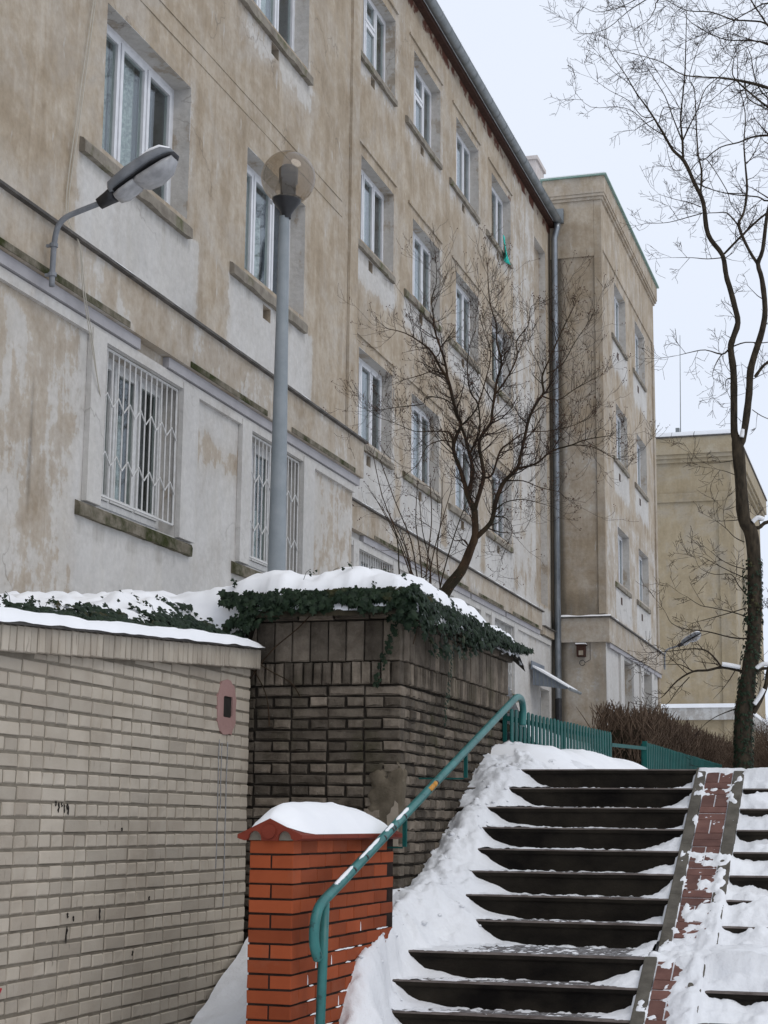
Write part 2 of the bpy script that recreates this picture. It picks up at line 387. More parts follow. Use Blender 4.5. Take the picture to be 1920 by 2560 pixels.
m = MB()
m.quad((-400, -200, 0), (400, -200, 0), (400, 600, 0), (-400, 600, 0))
o = m.build('ground', MAT['snow2']); tag(o, 'snow covered street level ground in the foreground', kind='structure')
o = hfield('upper_ground', MAT['snow2'], -3.9, 30, 13.2, 95, 1.0, lambda x, y: 2.02+.012*(y-13.1)+.02*ns(x, y, 0, .5))
tag(o, 'snowy path level above the stairs', kind='structure')
def garden_z(x, y):
    z = 2.95-.012*max(0, y-16)+.03*ns(x, y, 3, .7)
    if x > -4.6: z -= .55*sst(-4.6, -3.4, x)*sst(14.2, 15.5, y)
    return z
o = hfield('garden_ground', MAT['snow2'], -40, -3.32, 11.3, 95, .6, garden_z)
tag(o, 'snowy garden terrace in front of the long building', kind='structure')
m = MB(); m.box(-40, -4.4, -5, 11.3, 0.01, 2.55); m.box(1.2, 30, -3, 13.1, .01, .02)
o = m.build('terrace', MAT['snow2']); tag(o, 'raised terrace ground behind the pale brick wall', kind='structure')

# ------------------------------------------------------------------ plaster wall with openings
def gridwall(name, mat, axis, c, u0, u1, v0, v1, step, openings, fpatch, fdirt_shade=None, fbrick=None, parent=None, sign=1):
    """axis 'X': plane x=c, u=y, faces +X.  axis 'Y': plane y=c, u=x, faces -Y."""
    def P(u, v, d=0.0):
        if axis == 'X': return (c+d, u, v)
        return (u, c-d, v)
    us = set(); vs = set()
    n = max(2, int((u1-u0)/step)); us.update(round(u0+(u1-u0)*i/n, 4) for i in range(n+1))
    n = max(2, int((v1-v0)/step)); vs.update(round(v0+(v1-v0)*i/n, 4) for i in range(n+1))
    for (a, b, e, f, d) in openings:
        for t in (a, b):
            us = {q for q in us if abs(q-t) > step*.35}; us.add(t)
    for (a, b, e, f, d) in openings:
        for t in (e, f):
            vs = {q for q in vs if abs(q-t) > step*.35}; vs.add(t)
    for (a, b, e, f, d) in openings: us.update((a, b)); vs.update((e, f))
    us.update((u0, u1)); vs.update((v0, v1))
    us = sorted(q for q in us if u0 <= q <= u1); vs = sorted(q for q in vs if v0 <= q <= v1)
    m = MB(); pa = []; di = []; br = []
    idx = {}
    def add(u, v, d, pw=None):
        key = (u, v, d)
        if key in idx: return idx[key]
        idx[key] = len(m.v)
        wob = .004*fbm(u, v, c, 1.3, 2) if d == 0 else 0
        m.v.append(P(u, v, d+wob)); pa.append(fpatch(u, v) if pw is None else pw)
        di.append(fdirt_shade(u, v) if fdirt_shade else 0.0); br.append(fbrick(u, v) if fbrick and d == 0 else 0.0)
        return idx[key]
    for i in range(len(us)-1):
        uc = (us[i]+us[i+1])/2
        for j in range(len(vs)-1):
            vc = (vs[j]+vs[j+1])/2
            if any(a < uc < b and e < vc < f for (a, b, e, f, d) in openings): continue
            q = (add(us[i], vs[j], 0), add(us[i+1], vs[j], 0), add(us[i+1], vs[j+1], 0), add(us[i], vs[j+1], 0))
            m.f.append(q)
    for (a, b, e, f, d) in openings:
        # reveals
        pw = .75 if f-e > .6 else .2
        for (p, q) in (((a, e), (a, f)), ((a, f), (b, f)), ((b, f), (b, e)), ((b, e), (a, e))):
            i = len(m.v)
            m.v += [P(*p, 0), P(*q, 0), P(*q, -d), P(*p, -d)]
            pa += [pw*.8]*4; di += [0.1]*4; br += [0.0]*4; m.f.append((i, i+1, i+2, i+3))
    m.a = {'patch': pa, 'dirt_shade': di, 'brick': br}
    return m.build(name, mat, parent, False)

def window(par, xw, y0, y1, z0, z1, dep, sashes=3, transom=(), curtains=(), grille=False, old=False):
    """casement window in a wall facing +X whose outer face is x=xw"""
    x = xw-dep; fm = MAT['oldframe'] if old else MAT['pvc']
    m = MB(); b = .055
    m.box(x-.05, x, y0, y0+b, z0, z1); m.box(x-.05, x, y1-b, y1, z0, z1)
    m.box(x-.05, x, y0+b, y1-b, z0, z0+b); m.box(x-.05, x, y0+b, y1-b, z1-b, z1)
    wn = (y1-y0-2*b)/sashes; panes = []
    for k in range(sashes):
        a = y0+b+wn*k; c = a+wn; g_ = .012; s_ = .048
        if k: m.box(x-.05, x-.004, a-g_, a+g_, z0+b, z1-b)
        a += g_+.003; c -= g_+.003
        parts = [(z0+b+.004, z1-b-.004)]
        if k in transom:
            zm = z0+.62*(z1-z0); m.box(x-.05, x+.002, a, c, zm-.02, zm+.02)
            parts = [(z0+b+.004, zm-.022), (zm+.022, z1-b-.004)]
        for (e, f) in parts:
            m.box(x-.04, x+.014, a, a+s_, e, f); m.box(x-.04, x+.014, c-s_, c, e, f)
            m.box(x-.04, x+.014, a+s_, c-s_, e, e+s_); m.box(x-.04, x+.014, a+s_, c-s_, f-s_, f)
            panes.append((k, a+s_, c-s_, e+s_, f-s_))
    wo = m.build('window', fm, par)
    for (k, a, c, e, f) in panes:
        MB().box(x-.022, x-.012, a, c, e, f).build('pane', MAT['glass'], wo)
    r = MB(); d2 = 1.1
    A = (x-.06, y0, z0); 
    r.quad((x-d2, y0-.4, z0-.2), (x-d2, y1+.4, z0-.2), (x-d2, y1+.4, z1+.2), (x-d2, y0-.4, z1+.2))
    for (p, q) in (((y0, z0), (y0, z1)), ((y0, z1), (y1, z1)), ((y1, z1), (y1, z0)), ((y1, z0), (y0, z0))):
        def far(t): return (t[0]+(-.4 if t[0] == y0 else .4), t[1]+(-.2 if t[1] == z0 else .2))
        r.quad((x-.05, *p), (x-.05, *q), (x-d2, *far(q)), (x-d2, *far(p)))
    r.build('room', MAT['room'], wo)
    for (k, mt, top, bot) in curtains:
        a = y0+b+wn*k; c = a+wn; cm = MB(); n = 14; zb = z0+(z1-z0)*bot; zt = z0+(z1-z0)*top
        for i in range(n+1):
            y = a+(c-a)*i/n; dx = -.11+.018*math.sin(i*2.1+k)
            cm.v += [(x+dx, y, zb), (x+dx, y, zt)]
        cm.f = [(2*i, 2*i+2, 2*i+3, 2*i+1) for i in range(n)]
        cm.build('curtain', MAT[mt], wo)
    if grille:
        gx = xw-.012; gm = MB(); r_ = .0075
        gy0, gy1, gz0, gz1 = y0+.02, y1-.02, z0+.03, z1-.02
        gm.tube([(gx, gy0, gz0), (gx, gy1, gz0)], .011, 5); gm.tube([(gx, gy0, gz1), (gx, gy1, gz1)], .011, 5)
        gm.tube([(gx, gy0, gz0), (gx, gy0, gz1)], .011, 5); gm.tube([(gx, gy1, gz0), (gx, gy1, gz1)], .011, 5)
        go = gm.build('grille', MAT['grille'], par); nb = 14
        bar = MB().tube([(0, 0, gz0), (0, 0, gz1)], r_, 5).mesh('bar', MAT['grille'])
        ys = [gy0+(gy1-gy0)*i/nb for i in range(nb+1)]
        for y in ys[1:-1]:
            inst('bar', bar, (gx, y, 0), go)
        for zc in (gz0+.66*(gz1-gz0), gz0+.26*(gz1-gz0)):
            zz = [(gx+.010, y, zc+(.05 if i % 2 else -.05)) for i, y in enumerate(ys)]
            MB().tube(zz, .0075, 4).build('zigzag_bar', MAT['grille'], go)
    return wo
def sill(par, xw, a, b, z0, z1, p=.07, mat='sill'):
    n = 14; m = MB()
    rz = [ (random.uniform(-.008, .008), random.uniform(-.012, .008)) for _ in range(n+1)]
    for i in range(n+1):
        y = a+(b-a)*i/n
        m.v += [(xw-.02, y, z0), (xw+p+rz[i][1], y, z0+rz[i][0]), (xw+p+rz[i][1]*.6, y, z1-.03), (xw+p-.02, y, z1), (xw-.02, y, z1+.02)]
    for i in range(n):
        for k in range(5):
            q = i*5
            m.f.append((q+k, q+(k+1) % 5, q+5+(k+1) % 5, q+5+k))
    m.f += [(4, 3, 2, 1, 0), tuple(n*5+k for k in range(5))]
    return m.build('sill', MAT[mat], par)

# ------------------------------------------------------------------ the long building
BLD = empty('apartment_building', (-9, 25, 3))
tag(BLD, 'long beige apartment building with peeling plaster running up the left side', 'building')
XA, XB, XC, YC = -6.31, -7.46, -6.28, 37.05
def rectmask(u, v, a, b, e, f, s=.25):
    return sst(a-s, a+s*.3, u)*(1-sst(b-s*.3, b+s, u))*sst(e-s, e+s*.4, v)*(1-sst(f-.02, f+.05, v))
# --- section A, nearest, projecting
winA = [(12.16, 13.95, 7.27, 8.60), (15.42, 17.21, 7.27, 8.60), (15.42, 17.21, 10.27, 11.60)]
grdA = [(12.32, 13.9, 4.2, 5.6), (15.63, 17.2, 4.2, 5.6)]
ventA = [(15.97, 16.19, 6.90, 7.05), (16.03, 16.25, 9.93, 10.07), (12.72, 12.94, 6.90, 7.05)]
opA = [(a, b, e, f, .18) for (a, b, e, f) in winA+grdA]+[(a, b, e, f, .10) for (a, b, e, f) in ventA[:2]]
def patchA(y, z):
    p = .18
    if z > 6.3:
        for (a, b, e, f) in winA:
            k = .66 if e < 8 else .45
            h = .95 if e < 8 else .45
            p = max(p, .18+k*rectmask(y, z, a-.3, b+.2, e-h, e-.15, .3))
            p = max(p, .12+.3*rectmask(y, z, b, b+.12, e-.2, f+.1, .08))
        p -= .1*sst(9, 10.5, z)
    elif z > 5.7: p = .36
    else:
        p = .27+.3*sst(11.6, 12.1, y)
        for (a, b, e, f) in grdA:
            p = max(p, .45+.5*rectmask(y, z, a-.25, b+.35, e-1.2, f+.4, .25))
        if 14.3 < y < 15.55: p = .8-.35*sst(4.7, 5.2, z)*(1-sst(5.2, 5.45, z))
        p = max(p, .3+.4*(1-sst(3.1, 3.7, z)))
        if y > 17.6: p = .52
    return p
def dirtA(y, z):
    d = 0.0
    d = max(d, .32*(1-sst(3.0, 3.5, z)))
    d = max(d, .75*math.exp(-((y-11.22-.02*ns(z, 0, 0, 3))/.035)**2)*sst(3.4, 4.2, z)*(1-sst(5.0, 5.08, z)))
    for (a, b, e, f) in winA+grdA:
        d = max(d, .35*rectmask(y, z, a-.4, b+.1, e-.30, e-.17, .06))
    return d
def brickA(y, z):
    b_ = 0
    for (a, b, e, f) in winA:
        b_ = max(b_, .26*rectmask(y, z, a+.6, b+.1, f-.02, f+.10, .05) if f > 8 else 0)
    return b_
gridwall('wall', MAT['plaster'], 'X', XA, 6.0, 19.06, 2.4, 15.6, .085, opA, patchA, dirtA, brickA, BLD)
for (a, b, e, f) in ventA[:2]:
    v = MB(); v.quad((XA-.09, a, e), (XA-.09, b, e), (XA-.09, b, f), (XA-.09, a, f)); v.build('vent_brick', MAT['rustbox'], BLD)
MB().quad((XA, 19.06, 2.4), (XB-.2, 19.06, 2.4), (XB-.2, 19.06, 15.6), (XA, 19.06, 15.6)).build('wall', MAT['plaster'], BLD)
# corner strip with groove
m = MB(); m.box(XA+.002, XA+.035, 18.76, 19.06, 6.28, 15.6); cs = m.build('corner_strip', MAT['plaster'], BLD)
m = MB(); m.box(XA+.001, XA+.008, 9, 18.5, 9.13, 9.145); m.box(XA+.001, XA+.008, 9, 18.5, 8.93, 8.94); m.build('string_course', MAT['plaster'], BLD)
window(BLD, XA, *winA[0], .18, curtains=((0, 'curtain', .98, .02), (1, 'curtain', .98, .02)))
window(BLD, XA, *winA[1], .18, curtains=((0, 'curtain', .98, .02), (1, 'curtain', .72, .02), (2, 'curtain_blue', .98, .02)))
window(BLD, XA, *winA[2], .18, curtains=((0, 'curtain', .98, .02), (1, 'curtain', .98, .02)))
for (a, b, e, f) in winA: sill(BLD, XA, a-.40, b+.02, e-.19, e-.07, .055)
for i, (a, b, e, f) in enumerate(grdA):
    window(BLD, XA, a, b, e+.08, f, .16, old=True, grille=True, curtains=((1, 'curtain', .7, .02), (0, 'curtain', .6, .02)) if i == 0 else ((1, 'curtain', .5, .02),))
    sill(BLD, XA, a-.36, b+.33, e-.13, e-.02, .05, 'moss')
    m = MB(); m.box(XA+.002, XA+.05, a-.26, a-.003, e-.0, 5.66); m.build('window_surround', MAT['plaster'], BLD)
    m = MB(); m.box(XA+.002, XA+.05, b+.003, b+.36, e-.0, 5.66); m.build('window_surround', MAT['plaster'], BLD)
def setattrs(o, patch, dirt_shade=0.0, brick=0.0):
    me = o.data
    for k, v in (('patch', patch), ('dirt_shade', dirt_shade), ('brick', brick)):
        at = me.attributes.new(k, 'FLOAT', 'POINT') if k not in me.attributes else me.attributes[k]
        at.data.foreach_set('value', [v]*len(me.vertices))
def ledge(xw, a, b, zb, zt, p, bars, name='ledge'):
    """protruding band with flashing on top and grey strips under it"""
    n = max(2, int((b-a)/.12)); m = MB(); pa = []; di = []
    zs = [zb, zb+.1, zb+.2, zb+.3, zt]
    for i in range(n+1):
        y = a+(b-a)*i/n
        for z in zs:
            m.v.append((xw+p+.003*ns(y, z, 1, 2), y, z)); pa.append(.40+.25*ns(y, z, 5, .6)); di.append(.42*(1-sst(zb, zb+.16, z))*(.5+ns(y, 0, 2, .8))+.16)
    for i in range(n):
        for k in range(4):
            q = i*5+k; m.f.append((q, q+5, q+6, q+1))
    i0 = len(m.v)
    ex = [(xw-.05, a, zb), (xw+p, a, zb), (xw+p, b, zb), (xw-.05, b, zb), (xw-.05, a, zt), (xw+p, a, zt), (xw+p, b, zt), (xw-.05, b, zt)]
    m.v += ex; pa += [.35]*8; di += [.35]*8
    m.f += [(i0, i0+1, i0+2, i0+3), (i0+4, i0+5, i0+6, i0+7), (i0, i0+1, i0+5, i0+4), (i0+3, i0+2, i0+6, i0+7)]
    m.a = {'patch': pa, 'dirt_shade': di, 'brick': [0.0]*len(pa)}
    lo = m.build(name, MAT['plaster'], BLD)
    MB().box(xw-.02, xw+p+.045, a-.0, b+.05, zt+.002, zt+.026).build('flashing', MAT['flash'], lo)
    for (s, e) in bars:
        MB().box(xw-.02, xw+p-.035, s, e, zb-.10, zb-.004).build('lintel_strip', MAT['bar'], lo)
        MB().box(xw-.02, xw+p+.008, s+.4, e-.3, zb+.004, zb+.06).build('mossy_strip', MAT['moss'], lo)
    return lo
ledge(XA, 6, 19.19, 5.80, 6.24, .10, [(6, 12.92), (13.52, 16.2), (16.24, 19.15)])
m = MB(); m.box(XA+.001, XA+.04, 6, 19.05, 5.60, 5.69); setattrs(m.build('lintel_band', MAT['plaster'], BLD), .75)
for o in BLD.children:
    if o.name.split('.')[0] in ('corner_strip', 'string_course'): setattrs(o, .15, .12)
    if o.name.startswith('window_surround'): setattrs(o, .92, .05)
    if o.name.startswith('wall') and 'patch' not in o.data.attributes: setattrs(o, .2)
# --- section B, recessed
colsB = [(22.75, 24.45), (25.55, 27.25), (28.37, 30.07), (31.17, 32.87)]
flB = [(7.22, 8.56), (10.24, 11.56), (13.23, 14.55)]
winB = [(a, b, e, f) for (a, b) in colsB for (e, f) in flB]
grdB = [(a, b, 4.2, 5.58) for (a, b) in colsB]
ventB = [(a+.42, a+.62, e-.36, e-.2) for (a, b) in colsB for (e, f) in flB]
niche = (35.25, 36.45, 6.4, 14.62)
doorB = (35.55, 36.55, 2.6, 4.55)
opB = [(a, b, e, f, .17) for (a, b, e, f) in winB+grdB]+[(a, b, e, f, .08) for (a, b, e, f) in ventB]+[(*niche, .16), (*doorB, .25)]
def patchB(y, z):
    p = .13
    if z > 6.3:
        for (a, b, e, f) in winB:
            if a-1.2 < y < b+1 and e-1.5 < z < f+.3:
                k, h = ((.85, .85), (.62, .6), (.42, .35))[0 if e < 8 else 1 if e < 11 else 2]
                p = max(p, .13+k*rectmask(y, z, a-.45, b+.05, e-h, e-.15, .3))
                p = max(p, .15+.3*rectmask(y, z, b, b+.15, e-.1, f+.05, .08))
        if 33.0 < y < 35.2: p = max(p, .62-.05*abs(z-9)*.7)
        if z < 8: p = max(p, .34)
    else: p = .72+.1*ns(y, z, 3, .5)
    return p
def dirt_shadeB(y, z):
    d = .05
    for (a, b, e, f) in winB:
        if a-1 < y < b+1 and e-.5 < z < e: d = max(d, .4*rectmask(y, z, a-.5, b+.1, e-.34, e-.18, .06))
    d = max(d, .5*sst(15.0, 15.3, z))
    d = max(d, 1.0*sst(36.62, 36.85, y))  # downpipe shadow painted into the wall colour, together with dark paint
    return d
def brickB(y, z):
    b_ = .62*sst(15.05, 15.3, z)
    for (a, b, e, f) in winB:
        if a-.2 < y < b+.2 and f-.1 < z < f+.3: b_ = max(b_, .34*rectmask(y, z, a+.1, b+.1, f-.02, f+.12, .05))
    return b_
gridwall('wall', MAT['plaster'], 'X', XB, 18.9, YC, 2.4, 15.45, .11, opB, patchB, dirt_shadeB, brickB, BLD)
for (a, b, e, f) in ventB:
    MB().quad((XB-.07, a, e), (XB-.07, b, e), (XB-.07, b, f), (XB-.07, a, f)).build('vent_brick', MAT['rustbox'], BLD)
o = MB().quad((XB-.15, niche[0], niche[2]), (XB-.15, niche[1], niche[2]), (XB-.15, niche[1], niche[3]), (XB-.15, niche[0], niche[3])).build('niche_back', MAT['plaster'], BLD); setattrs(o, .3, .25)
m = MB().box(XB-.24, XB-.19, doorB[0], doorB[1], doorB[2], doorB[3]); dr = m.build('door', MAT['oldframe'], BLD)
MB().box(XB-.188, XB-.17, doorB[0]+.12, doorB[1]-.12, 3.3, 4.4).build('door_panel', MAT['zinc'], dr)
cur = ['curtain', 'curtain', 'curtain_green']
for i, (a, b, e, f) in enumerate(winB):
    c, fl = divmod(i, 3)
    cs_ = {2: ((1, 'curtain', .98, .02), (2, 'curtain_green', .98, .02)) if c == 0 else ((1, 'curtain', .4, .02),),
           1: ((1, 'curtain', .9, .02),) if c != 1 else ((1, 'curtain', .98, .02), (2, 'curtain', .5, .02)), 0: ((1, 'curtain', .5, .02),)}[fl]
    window(BLD, XB, a, b, e, f, .17, transom=(1,) if fl == 2 and c < 2 else (), curtains=cs_)
    sill(BLD, XB, a-.50, b-.02, e-.18, e-.065, .055)
    # shallow drip mould over each window
    o = MB().box(XB+.002, XB+.03, a-.3, b+.1, f+.16, f+.2).build('drip_mould', MAT['plaster'], BLD); setattrs(o, .2, .15)
for i, (a, b, e, f) in enumerate(grdB):
    window(BLD, XB, a, b, e+.06, f, .16, old=True, grille=True, curtains=((1, 'curtain', .6, .02),))
    sill(BLD, XB, a-.4, b+.2, e-.15, e, .08, 'moss')
    for (s, t) in ((a-.26, a-.003), (b+.003, b+.34)):
        o = MB().box(XB+.002, XB+.05, s, t, e, 5.62).build('window_surround', MAT['plaster'], BLD); setattrs(o, .95, .03)
ledge(XB, 19.1, 35.35, 5.76, 6.15, .10, [(22.9, 25.1), (25.3, 29.2), (29.3, 32.0), (32.1, 35.3)])
o = MB().box(XB+.001, XB+.04, 19.1, 36.6, 5.55, 5.66).build('lintel_band', MAT['plaster'], BLD); setattrs(o, .85)
o = MB().box(XB+.001, XB+.09, 35.5, 36.7, 5.70, 5.86).build('ledge_return', MAT['plaster'], BLD); setattrs(o, .3, .3)
MB().box(XB, XB+.14, 35.5, 36.72, 5.862, 5.885).build('flashing', MAT['flash'], BLD)
# roof of A and B with gutter
rf = MB(); rf.quad((XB+.22, 18.0, 15.55), (XB+.22, YC-.02, 15.55), (-14, YC-.02, 18.3), (-14, 18.0, 18.3)); rf.quad((XA+.22, 5, 15.75), (XA+.22, 19.3, 15.75), (-14, 19.3, 18.3), (-14, 5, 18.3))
ro = rf.build('roof', MAT['snow2'], BLD)
MB().box(XB-.05, XB+.12, 19.1, YC-.02, 15.42, 15.52).build('eaves_board', MAT['rustbox'], ro)
def gutter(x, y0, y1, z, r=.085):
    m = MB(); n = 9; pr = []
    for i in range(n+1):
        an = math.pi+math.pi*i/n; pr.append((x+r*math.cos(an), z+r*math.sin(an)*1.05))
    pr += [(pr[-1][0]+.012, z+.012)]
    for (px, pz) in pr: m.v += [(px, y0, pz), (px, y1, pz)]
    for i in range(len(pr)-1): m.f.append((2*i, 2*i+1, 2*i+3, 2*i+2))
    i = len(m.v); m.v += [(px, y1, pz) for px, pz in pr[:-1]]; m.f.append(tuple(range(i, len(m.v))))
    go = m.build('gutter', MAT['zinc'], BLD, True)
    y = y0+.4
    hk = MB()
    for i in range(n+1):
        an = math.pi+math.pi*i/n; hk.v += [(x+(r+.006)*math.cos(an), -.014, (r*1.05+.006)*math.sin(an)), (x+(r+.006)*math.cos(an), .014, (r*1.05+.006)*math.sin(an))]
    hk.f = [(2*i, 2*i+1, 2*i+3, 2*i+2) for i in range(n)]
    hk.v += [(x+r-.004, -.006, 0), (x+r+.01, -.006, .05), (x+r+.01, .006, .05), (x+r-.004, .006, 0)]; q = len(hk.v); hk.f.append((q-4, q-3, q-2, q-1))
    hm = hk.mesh('gutter_bracket', MAT['zinc'])
    while y < y1:
        inst('gutter_bracket', hm, (0, y, z), go); y += .62
    return go
gutter(XB+.21, 19.1, YC-.06, 15.56)
dp = MB(); dp.tube([(XB+.21, 36.86, 15.46), (XB+.20, 36.86, 15.35), (XB+.14, 36.86, 15.1), (XB+.14, 36.86, 4.4)], .072, 12)
dpo = dp.build('downpipe', MAT['zincpipe'], BLD, True)
MB().tube([(XB+.14, 36.86, 4.4), (XB+.14, 36.86, 2.5)], .075, 12).build('pipe_foot', MAT['black'], dpo)
for z in (14.4, 12.6, 10.8, 9.0, 7.2, 5.4): MB().tube([(XB+.14, 36.86, z-.012), (XB+.14, 36.86, z+.012)], .068, 12).build('pipe_clip', MAT['zinc'], dpo)
MB().box(XB+.10, XB+.34, 36.93, 37.0, 15.50, 15.85).build('gutter_end', MAT['zinc'], BLD)
# chimney
ch = MB(); ch.box(-8.86, -8.41, 40, 41, 15.0, 18.42); co = ch.build('chimney', MAT['chim'], BLD)
MB().box(-8.90, -8.36, 39.95, 41.05, 18.422, 18.52).build('chimney_cap', MAT['chim'], co)
# --- section C, far projecting block
wC = [(38.95, 40.65), (42.2, 43.9)]
flC = [(7.28, 8.60), (10.27, 11.60), (13.27, 14.62)]
winC = [(a, b, e, f) for (a, b) in wC for (e, f) in flC]
grdC = [(39.3, 40.7, 3.2, 5.5), (42.4, 43.8, 3.2, 5.5)]
opC = [(a, b, e, f, .17) for (a, b, e, f) in winC]+[(a, b, e, f, .22) for (a, b, e, f) in grdC]
def patchC(y, z):
    p = .2
    if z > 6.3:
        for (a, b, e, f) in winC:
            p = max(p, .2+(.8 if e < 8 else .55)*rectmask(y, z, a-.3, b+.1, e-.8, e-.15, .3))
        if z < 9: p = max(p, .42)
    else: p = .85
    return p
gridwall('wall', MAT['plaster'], 'X', XC, YC, 45.5, 2.4, 16.05, .14, opC, patchC, lambda y, z: .1+.25*(1-sst(37.1, 37.5, y)), None, BLD)
def dirt_shadeCf(x, z):
    d = .22+.85*(1-sst(-7.24, -7.10, x))+.25*sst(-6.62, -6.42, x)  # inner corner term paints downpipe shadow plus dark paint; the rest is staining
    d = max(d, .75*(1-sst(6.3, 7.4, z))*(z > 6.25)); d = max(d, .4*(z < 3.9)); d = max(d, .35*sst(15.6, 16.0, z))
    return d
gridwall('wall', MAT['plaster'], 'Y', YC, XB-.4, XC, 2.4, 16.05, .12, [], lambda x, z: .15+.2*(8 < z < 10.5) if z > 6 else .34, dirt_shadeCf, None, BLD)
for (a, b, e, f) in winC:
    window(BLD, XC, a, b, e, f, .17, curtains=((2, 'curtain', .98, .02),)); sill(BLD, XC, a-.50, b-.02, e-.18, e-.065, .055)
    MB().box(XC-.001, XC+.006, a+.3, a+.5, e-.5, e-.33).build('vent_brick', MAT['rustbox'], BLD)
for (a, b, e, f) in grdC:
    window(BLD, XC, a, b, e, f, .2, old=True)
    for (s, t) in ((a-.5, a-.003), (b+.003, b+.6)):
        o = MB().box(XC+.002, XC+.05, s, t, 2.5, 5.6).build('window_surround', MAT['plaster'], BLD); setattrs(o, .95, .03)
# corner strips and horizontal frame bands of C
for bx_ in ((XC-.14, XC+.03, YC-.03, YC+.14, 6.3, 16.04),):
    o = MB().box(*bx_).build('corner_strip', MAT['plaster'], BLD); setattrs(o, .16, .3)
o = MB().box(XB+.0, XC-.145, YC-.03, YC+.02, 14.66, 16.02).build('frieze', MAT['plaster'], BLD); setattrs(o, .12, .12)
o = MB().box(XC-.02, XC+.03, YC+.145, 45.5, 14.86, 16.02).build('frieze', MAT['plaster'], BLD); setattrs(o, .12, .05)
o = MB().box(XC-.02, XC+.04, 45.2, 45.5, 3, 14.855).build('corner_strip', MAT['plaster'], BLD); setattrs(o, .2, .3)
# parapet and cornice, stepped
def cornice(x1, y0, y1, x0, zlist, mat, par, patch=.2, dirt_shade=.2):
    for (z0, z1, p) in zlist:
        o = MB().box(x0, x1+p, y0-p, y1+p, z0, z1).build('cornice', mat, par); setattrs(o, patch, dirt_shade)
cornice(XC, YC, 45.5, XB-.15, [(16.02, 16.09, .07), (16.092, 16.16, .11), (16.162, 16.56, .13)], MAT['plaster'], BLD)
MB().box(XB-.2, XC+.19, YC-.19, 45.69, 16.562, 16.60).build('coping', MAT['copper'], BLD)
MB().box(XB-.18, XC+.15, YC-.15, 45.65, 16.60, 16.64).build('coping_snow', MAT['snow2'], BLD)
# ledge of C (front and side)
o = MB().box(XB+.1, XC+.10, YC-.10, 45.6, 5.66, 6.20).build('ledge', MAT['plaster'], BLD); setattrs(o, .36, .28)
MB().box(XB+.1, XC+.15, YC-.15, 45.75, 6.202, 6.23).build('flashing', MAT['flash'], BLD)
MB().box(XC-.02, XC+.07, YC+.2, 45.5, 5.56, 5.655).build('lintel_strip', MAT['bar'], BLD)
# awning over the door
aw = empty('door_awning', (XB, 35.4, 4.5)); tag(aw, 'small blue-grey sheet metal awning over the door in the building corner', 'awning')
m = MB(); m.prism([(XB+.07, 34.5, 4.86), (XB+.07, 34.5, 4.52), (XB+.80, 34.5, 4.42), (XB+.80, 34.5, 4.46)], (0, .02, 0), None); m.build('side_panel', MAT['awn'], aw)
for i in range(7):
    x = XB+.12+i*.085; MB().box(x, x+.02, 34.49, 34.499, 4.525-.012*i, 4.81-.045*i).build('panel_rib', MAT['zinc'], aw)
m = MB(); m.prism([(XB+.06, 34.47, 4.89), (XB+.84, 34.47, 4.44), (XB+.84, 34.47, 4.42), (XB+.06, 34.47, 4.87)], (0, 1.1, 0), None); m.build('roof_sheet', MAT['awn'], aw)
m = MB(); m.prism([(XB+.07, 34.48, 4.94), (XB+.45, 34.48, 4.71), (XB+.82, 34.48, 4.48), (XB+.82, 34.48, 4.455), (XB+.07, 34.48, 4.892)], (0, 1.05, 0), None); m.build('awning_snow', MAT['snow2'], aw)
MB().tube([(XB+.86, 34.42, 4.42), (XB+.86, 35.62, 4.42)], .035, 8).build('awning_gutter', MAT['zinc'], aw)
MB().box(XB+.05, XB+.07, 34.4, 35.7, 4.85, 5.02).build('back_board', MAT['awn'], aw)
# lamp box on C
lb = empty('wall_lamp', (-6.8, 36.9, 5.4)); tag(lb, 'small rusty box lamp with yellowed glass on the far block corner wall', 'wall lamp')
MB().box(-6.90, -6.72, 36.83, YC-.02, 5.33, 5.58).build('housing', MAT['rustbox'], lb)
MB().box(-6.85, -6.75, 36.822, 36.829, 5.36, 5.46).build('lamp_glass', MAT['cream'], lb)
MB().box(-6.93, -6.69, 36.80, YC-.02, 5.582, 5.60).build('hood', MAT['rustbox'], lb)
MB().box(-6.92, -6.70, 36.81, YC-.03, 5.602, 5.63).build('hood_snow', MAT['snow2'], lb)
m = MB(); m.tube([(-6.8+.06*math.cos(t*.5), 36.98, 5.2+.06*math.sin(t*.5)) for t in range(13)], .008, 5); m.tube([(-6.74, 36.98, 5.2), (-6.62, 36.98, 5.27), (-6.62, 36.98, 5.65)], .007, 5); m.build('cable_loop', MAT['black'], lb)

# ------------------------------------------------------------------ far ochre building
FB = empty('far_building', (-10, 70, 3)); tag(FB, 'far ochre plastered block with stepped cornice beyond the bare trees', 'building')
def pf(u, v): return .1
wD = [(68+3.2*i, 69.6+3.2*i, e, e+1.4) for i in range(3) for e in (7.2, 10.2, 13.0)]
gridwall('wall', MAT['plaster_far'], 'Y', 64.5, -16, -6.0, 2.0, 16.1, .35, [], lambda x, z: .2 if z > 15 else .08, lambda x, z: .3*sst(-6.6, -6.1, x)+.2*sst(14, 15, z), None, FB)
gridwall('wall', MAT['plaster_far'], 'X', -6.0, 64.5, 78, 2.0, 16.1, .4, [(a, b, e, f, .18) for (a, b, e, f) in wD], lambda y, z: .3, lambda y, z: .2, None, FB)
for (a, b, e, f) in wD: window(FB, -6.0, a, b, e, f, .18)
o = MB().box(-16, -5.95, 64.42, 64.52, 14.0, 14.35).build('frieze', MAT['plaster_far'], FB); setattrs(o, .15, .35)
o = MB().box(-6.5, -5.94, 64.41, 64.7, 2.5, 13.99).build('corner_strip', MAT['plaster_far'], FB); setattrs(o, .1, .35)
